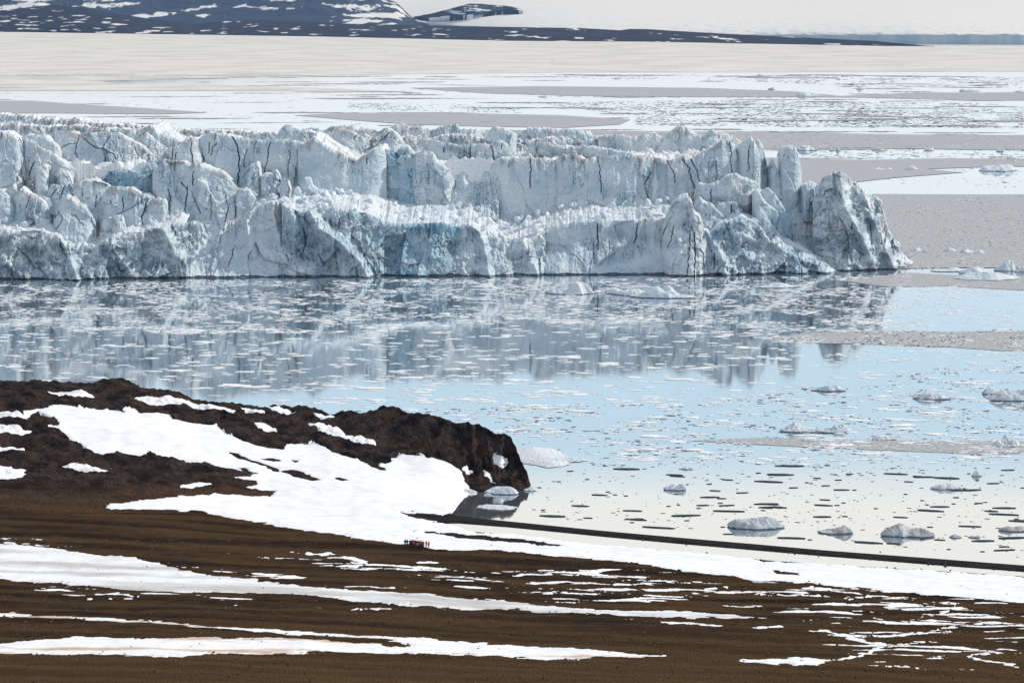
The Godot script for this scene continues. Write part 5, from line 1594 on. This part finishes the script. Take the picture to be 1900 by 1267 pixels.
	strew("brash_ice", "drifting white brash ice over the mirrored glacier", small, [
		["-60,528 250,524 500,521 800,518 1100,517 1440,514 1700,508 1680,560 1640,620 1500,640 1200,600 900,600 600,620 300,620 -60,610", 15000, 0.3, 4.6, 0.05],
		["-60,600 300,610 600,610 900,590 1200,590 1500,630 1440,720 1300,745 1000,745 700,745 620,760 400,735 260,712 -60,705", 2600, 0.4, 7.0, 0.14],
		["560,735 900,742 1300,740 1600,690 1900,660 1900,860 1400,862 1100,860 1075,835 960,822 920,795 800,764 640,760", 2400, 0.5, 6.0, 0.1],
		["1660,520 1900,515 1900,660 1500,680 1640,600", 1500, 0.5, 5.0, 0.0],
		["1400,364 1900,362 2200,364 2200,492 1900,494 1720,500 1400,500", 2600, 0.4, 3.2, 0.0, 0.23],
		["1440,630 1600,616 1900,612 1900,650 1620,640", 700, 0.3, 2.0, 0.0, 0.23],
		["1280,820 1600,819 1900,822 1900,840 1500,830", 500, 0.3, 2.0, 0.0, 0.23],
		["760,165 1300,165 1900,172 1900,188 1300,179", 500, 1.0, 6.0, 0.0, 0.23],
		["820,243 1400,246 1900,254 1900,282 1300,274", 900, 0.8, 4.5, 0.0, 0.23],
	], M.floe, 77)
	strew("brash_ice", "small dark fragments of brash ice on the bright water", small, [
		["620,760 900,750 1300,750 1900,660 1900,870 1400,868 1100,866 1080,840 960,826", 1500, 0.4, 2.6, 0.1],
		["1000,880 1160,862 1300,872 1480,860 1900,870 1900,1036 1740,1026 1530,1010 1260,988 1120,974 985,955 985,915", 420, 0.3, 1.8, 0.0],
		["980,190 1300,186 1900,192 1900,238 1500,236 1180,232 1180,216", 5000, 1.6, 7.5, -0.1],
		["640,190 980,196 980,210 760,206 640,200", 500, 1.6, 6.0, 0.0],
		["0,137 330,137 420,143 260,147 0,146", 420, 2.5, 13.0, 0.0],
		["950,137 1500,139 1900,143 1900,164 1600,160 1380,150 1100,146", 700, 2.5, 11.0, 0.0],
		["760,166 1000,168 1500,176 1500,182 1000,180", 300, 2.0, 9.0, 0.0],
		["1400,274 1900,284 1900,300 1480,294 1400,290", 420, 1.2, 6.0, 0.0],
		["1560,306 1900,310 1900,350 1700,345 1560,322", 160, 0.8, 4.0, 0.0],
		["0,168 640,172 900,184 900,232 500,232 200,214 0,212", 300, 1.2, 5.0, 0.1],
		["1400,364 1900,362 2200,364 2200,492 1900,494 1720,500 1400,500", 2200, 0.3, 2.4, 0.0, 0.23],
		["1440,630 1600,616 1900,612 1900,650 1620,640", 500, 0.2, 1.4, 0.0, 0.23],
		["820,243 1400,246 1900,254 1900,282 1300,274", 700, 0.6, 3.5, 0.0, 0.23],
		["0,66 900,78 1900,88 1900,130 900,134 0,138", 260, 2.0, 9.0, 0.0, 0.23],
	], M.speck, 79)

func people() -> void:
	var hill := read_marks(shore_marks)
	var red := Color(0.42, 0.035, 0.02)
	var orange := Color(0.62, 0.15, 0.03)
	var navy := Color(0.012, 0.014, 0.025)
	var black := Color(0.012, 0.012, 0.014)
	var blue := Color(0.03, 0.05, 0.10)
	var grey := Color(0.10, 0.11, 0.12)
	# [px, row of the feet, height, pose, jacket, trousers, hat, label]
	var list := [
		[751.4, 1014.0, 1.80, 0, black, navy, black, "person in black standing apart at the left end of the group"],
		[755.3, 1014.2, 1.82, 0, navy, black, black, "person in navy second from the left end of the group"],
		[760.2, 1014.7, 1.76, 1, black, navy, grey, "person in black with grey hat at the left of the main cluster"],
		[762.0, 1015.5, 1.70, 0, blue, black, black, "person in dark blue in the front left of the cluster"],
		[764.4, 1014.6, 1.84, 3, navy, black, red, "person in navy with a red hat in the back row"],
		[767.2, 1014.8, 1.82, 1, red, black, black, "person in a red jacket standing in the back row"],
		[768.2, 1016.4, 1.72, 2, red, navy, red, "person in red jacket and red hat kneeling in front"],
		[770.4, 1015.0, 1.80, 0, black, navy, black, "person all in black standing behind the kneeling red jackets"],
		[773.4, 1015.2, 1.78, 1, navy, black, grey, "person in navy with grey hat in the middle of the back row"],
		[774.2, 1016.7, 1.72, 2, orange, navy, black, "person in an orange jacket kneeling at the centre front"],
		[777.0, 1015.5, 1.74, 0, black, black, navy, "person in black right of the middle of the back row"],
		[778.6, 1017.0, 1.70, 2, grey, navy, grey, "person in grey kneeling between the orange and red jackets"],
		[780.2, 1015.8, 1.76, 1, red, black, navy, "person in a red jacket with navy hat standing at the right of the back row"],
		[782.6, 1016.2, 1.74, 3, orange, black, orange, "person in orange jacket and orange hat with one arm raised"],
		[785.2, 1017.2, 1.72, 0, red, navy, orange, "person in a red jacket with orange hat at the front right"],
		[790.6, 1017.0, 1.78, 1, blue, red, grey, "person with blue jacket and red trousers second from the right end"],
		[795.2, 1017.6, 1.80, 0, orange, black, red, "person in an orange jacket standing apart at the right end"],
	]
	for p in list:
		var d := land_dist(hill, p[0], p[1])
		var at := spot(p[0], p[1], d)
		var turn := rng.randf_range(-0.5, 0.5) + (PI if p[3] == 0 else 0.0)
		person(at + Vector3(0, 0.1, 0), turn, p[2], p[3], p[4], p[5], p[6], p[7])
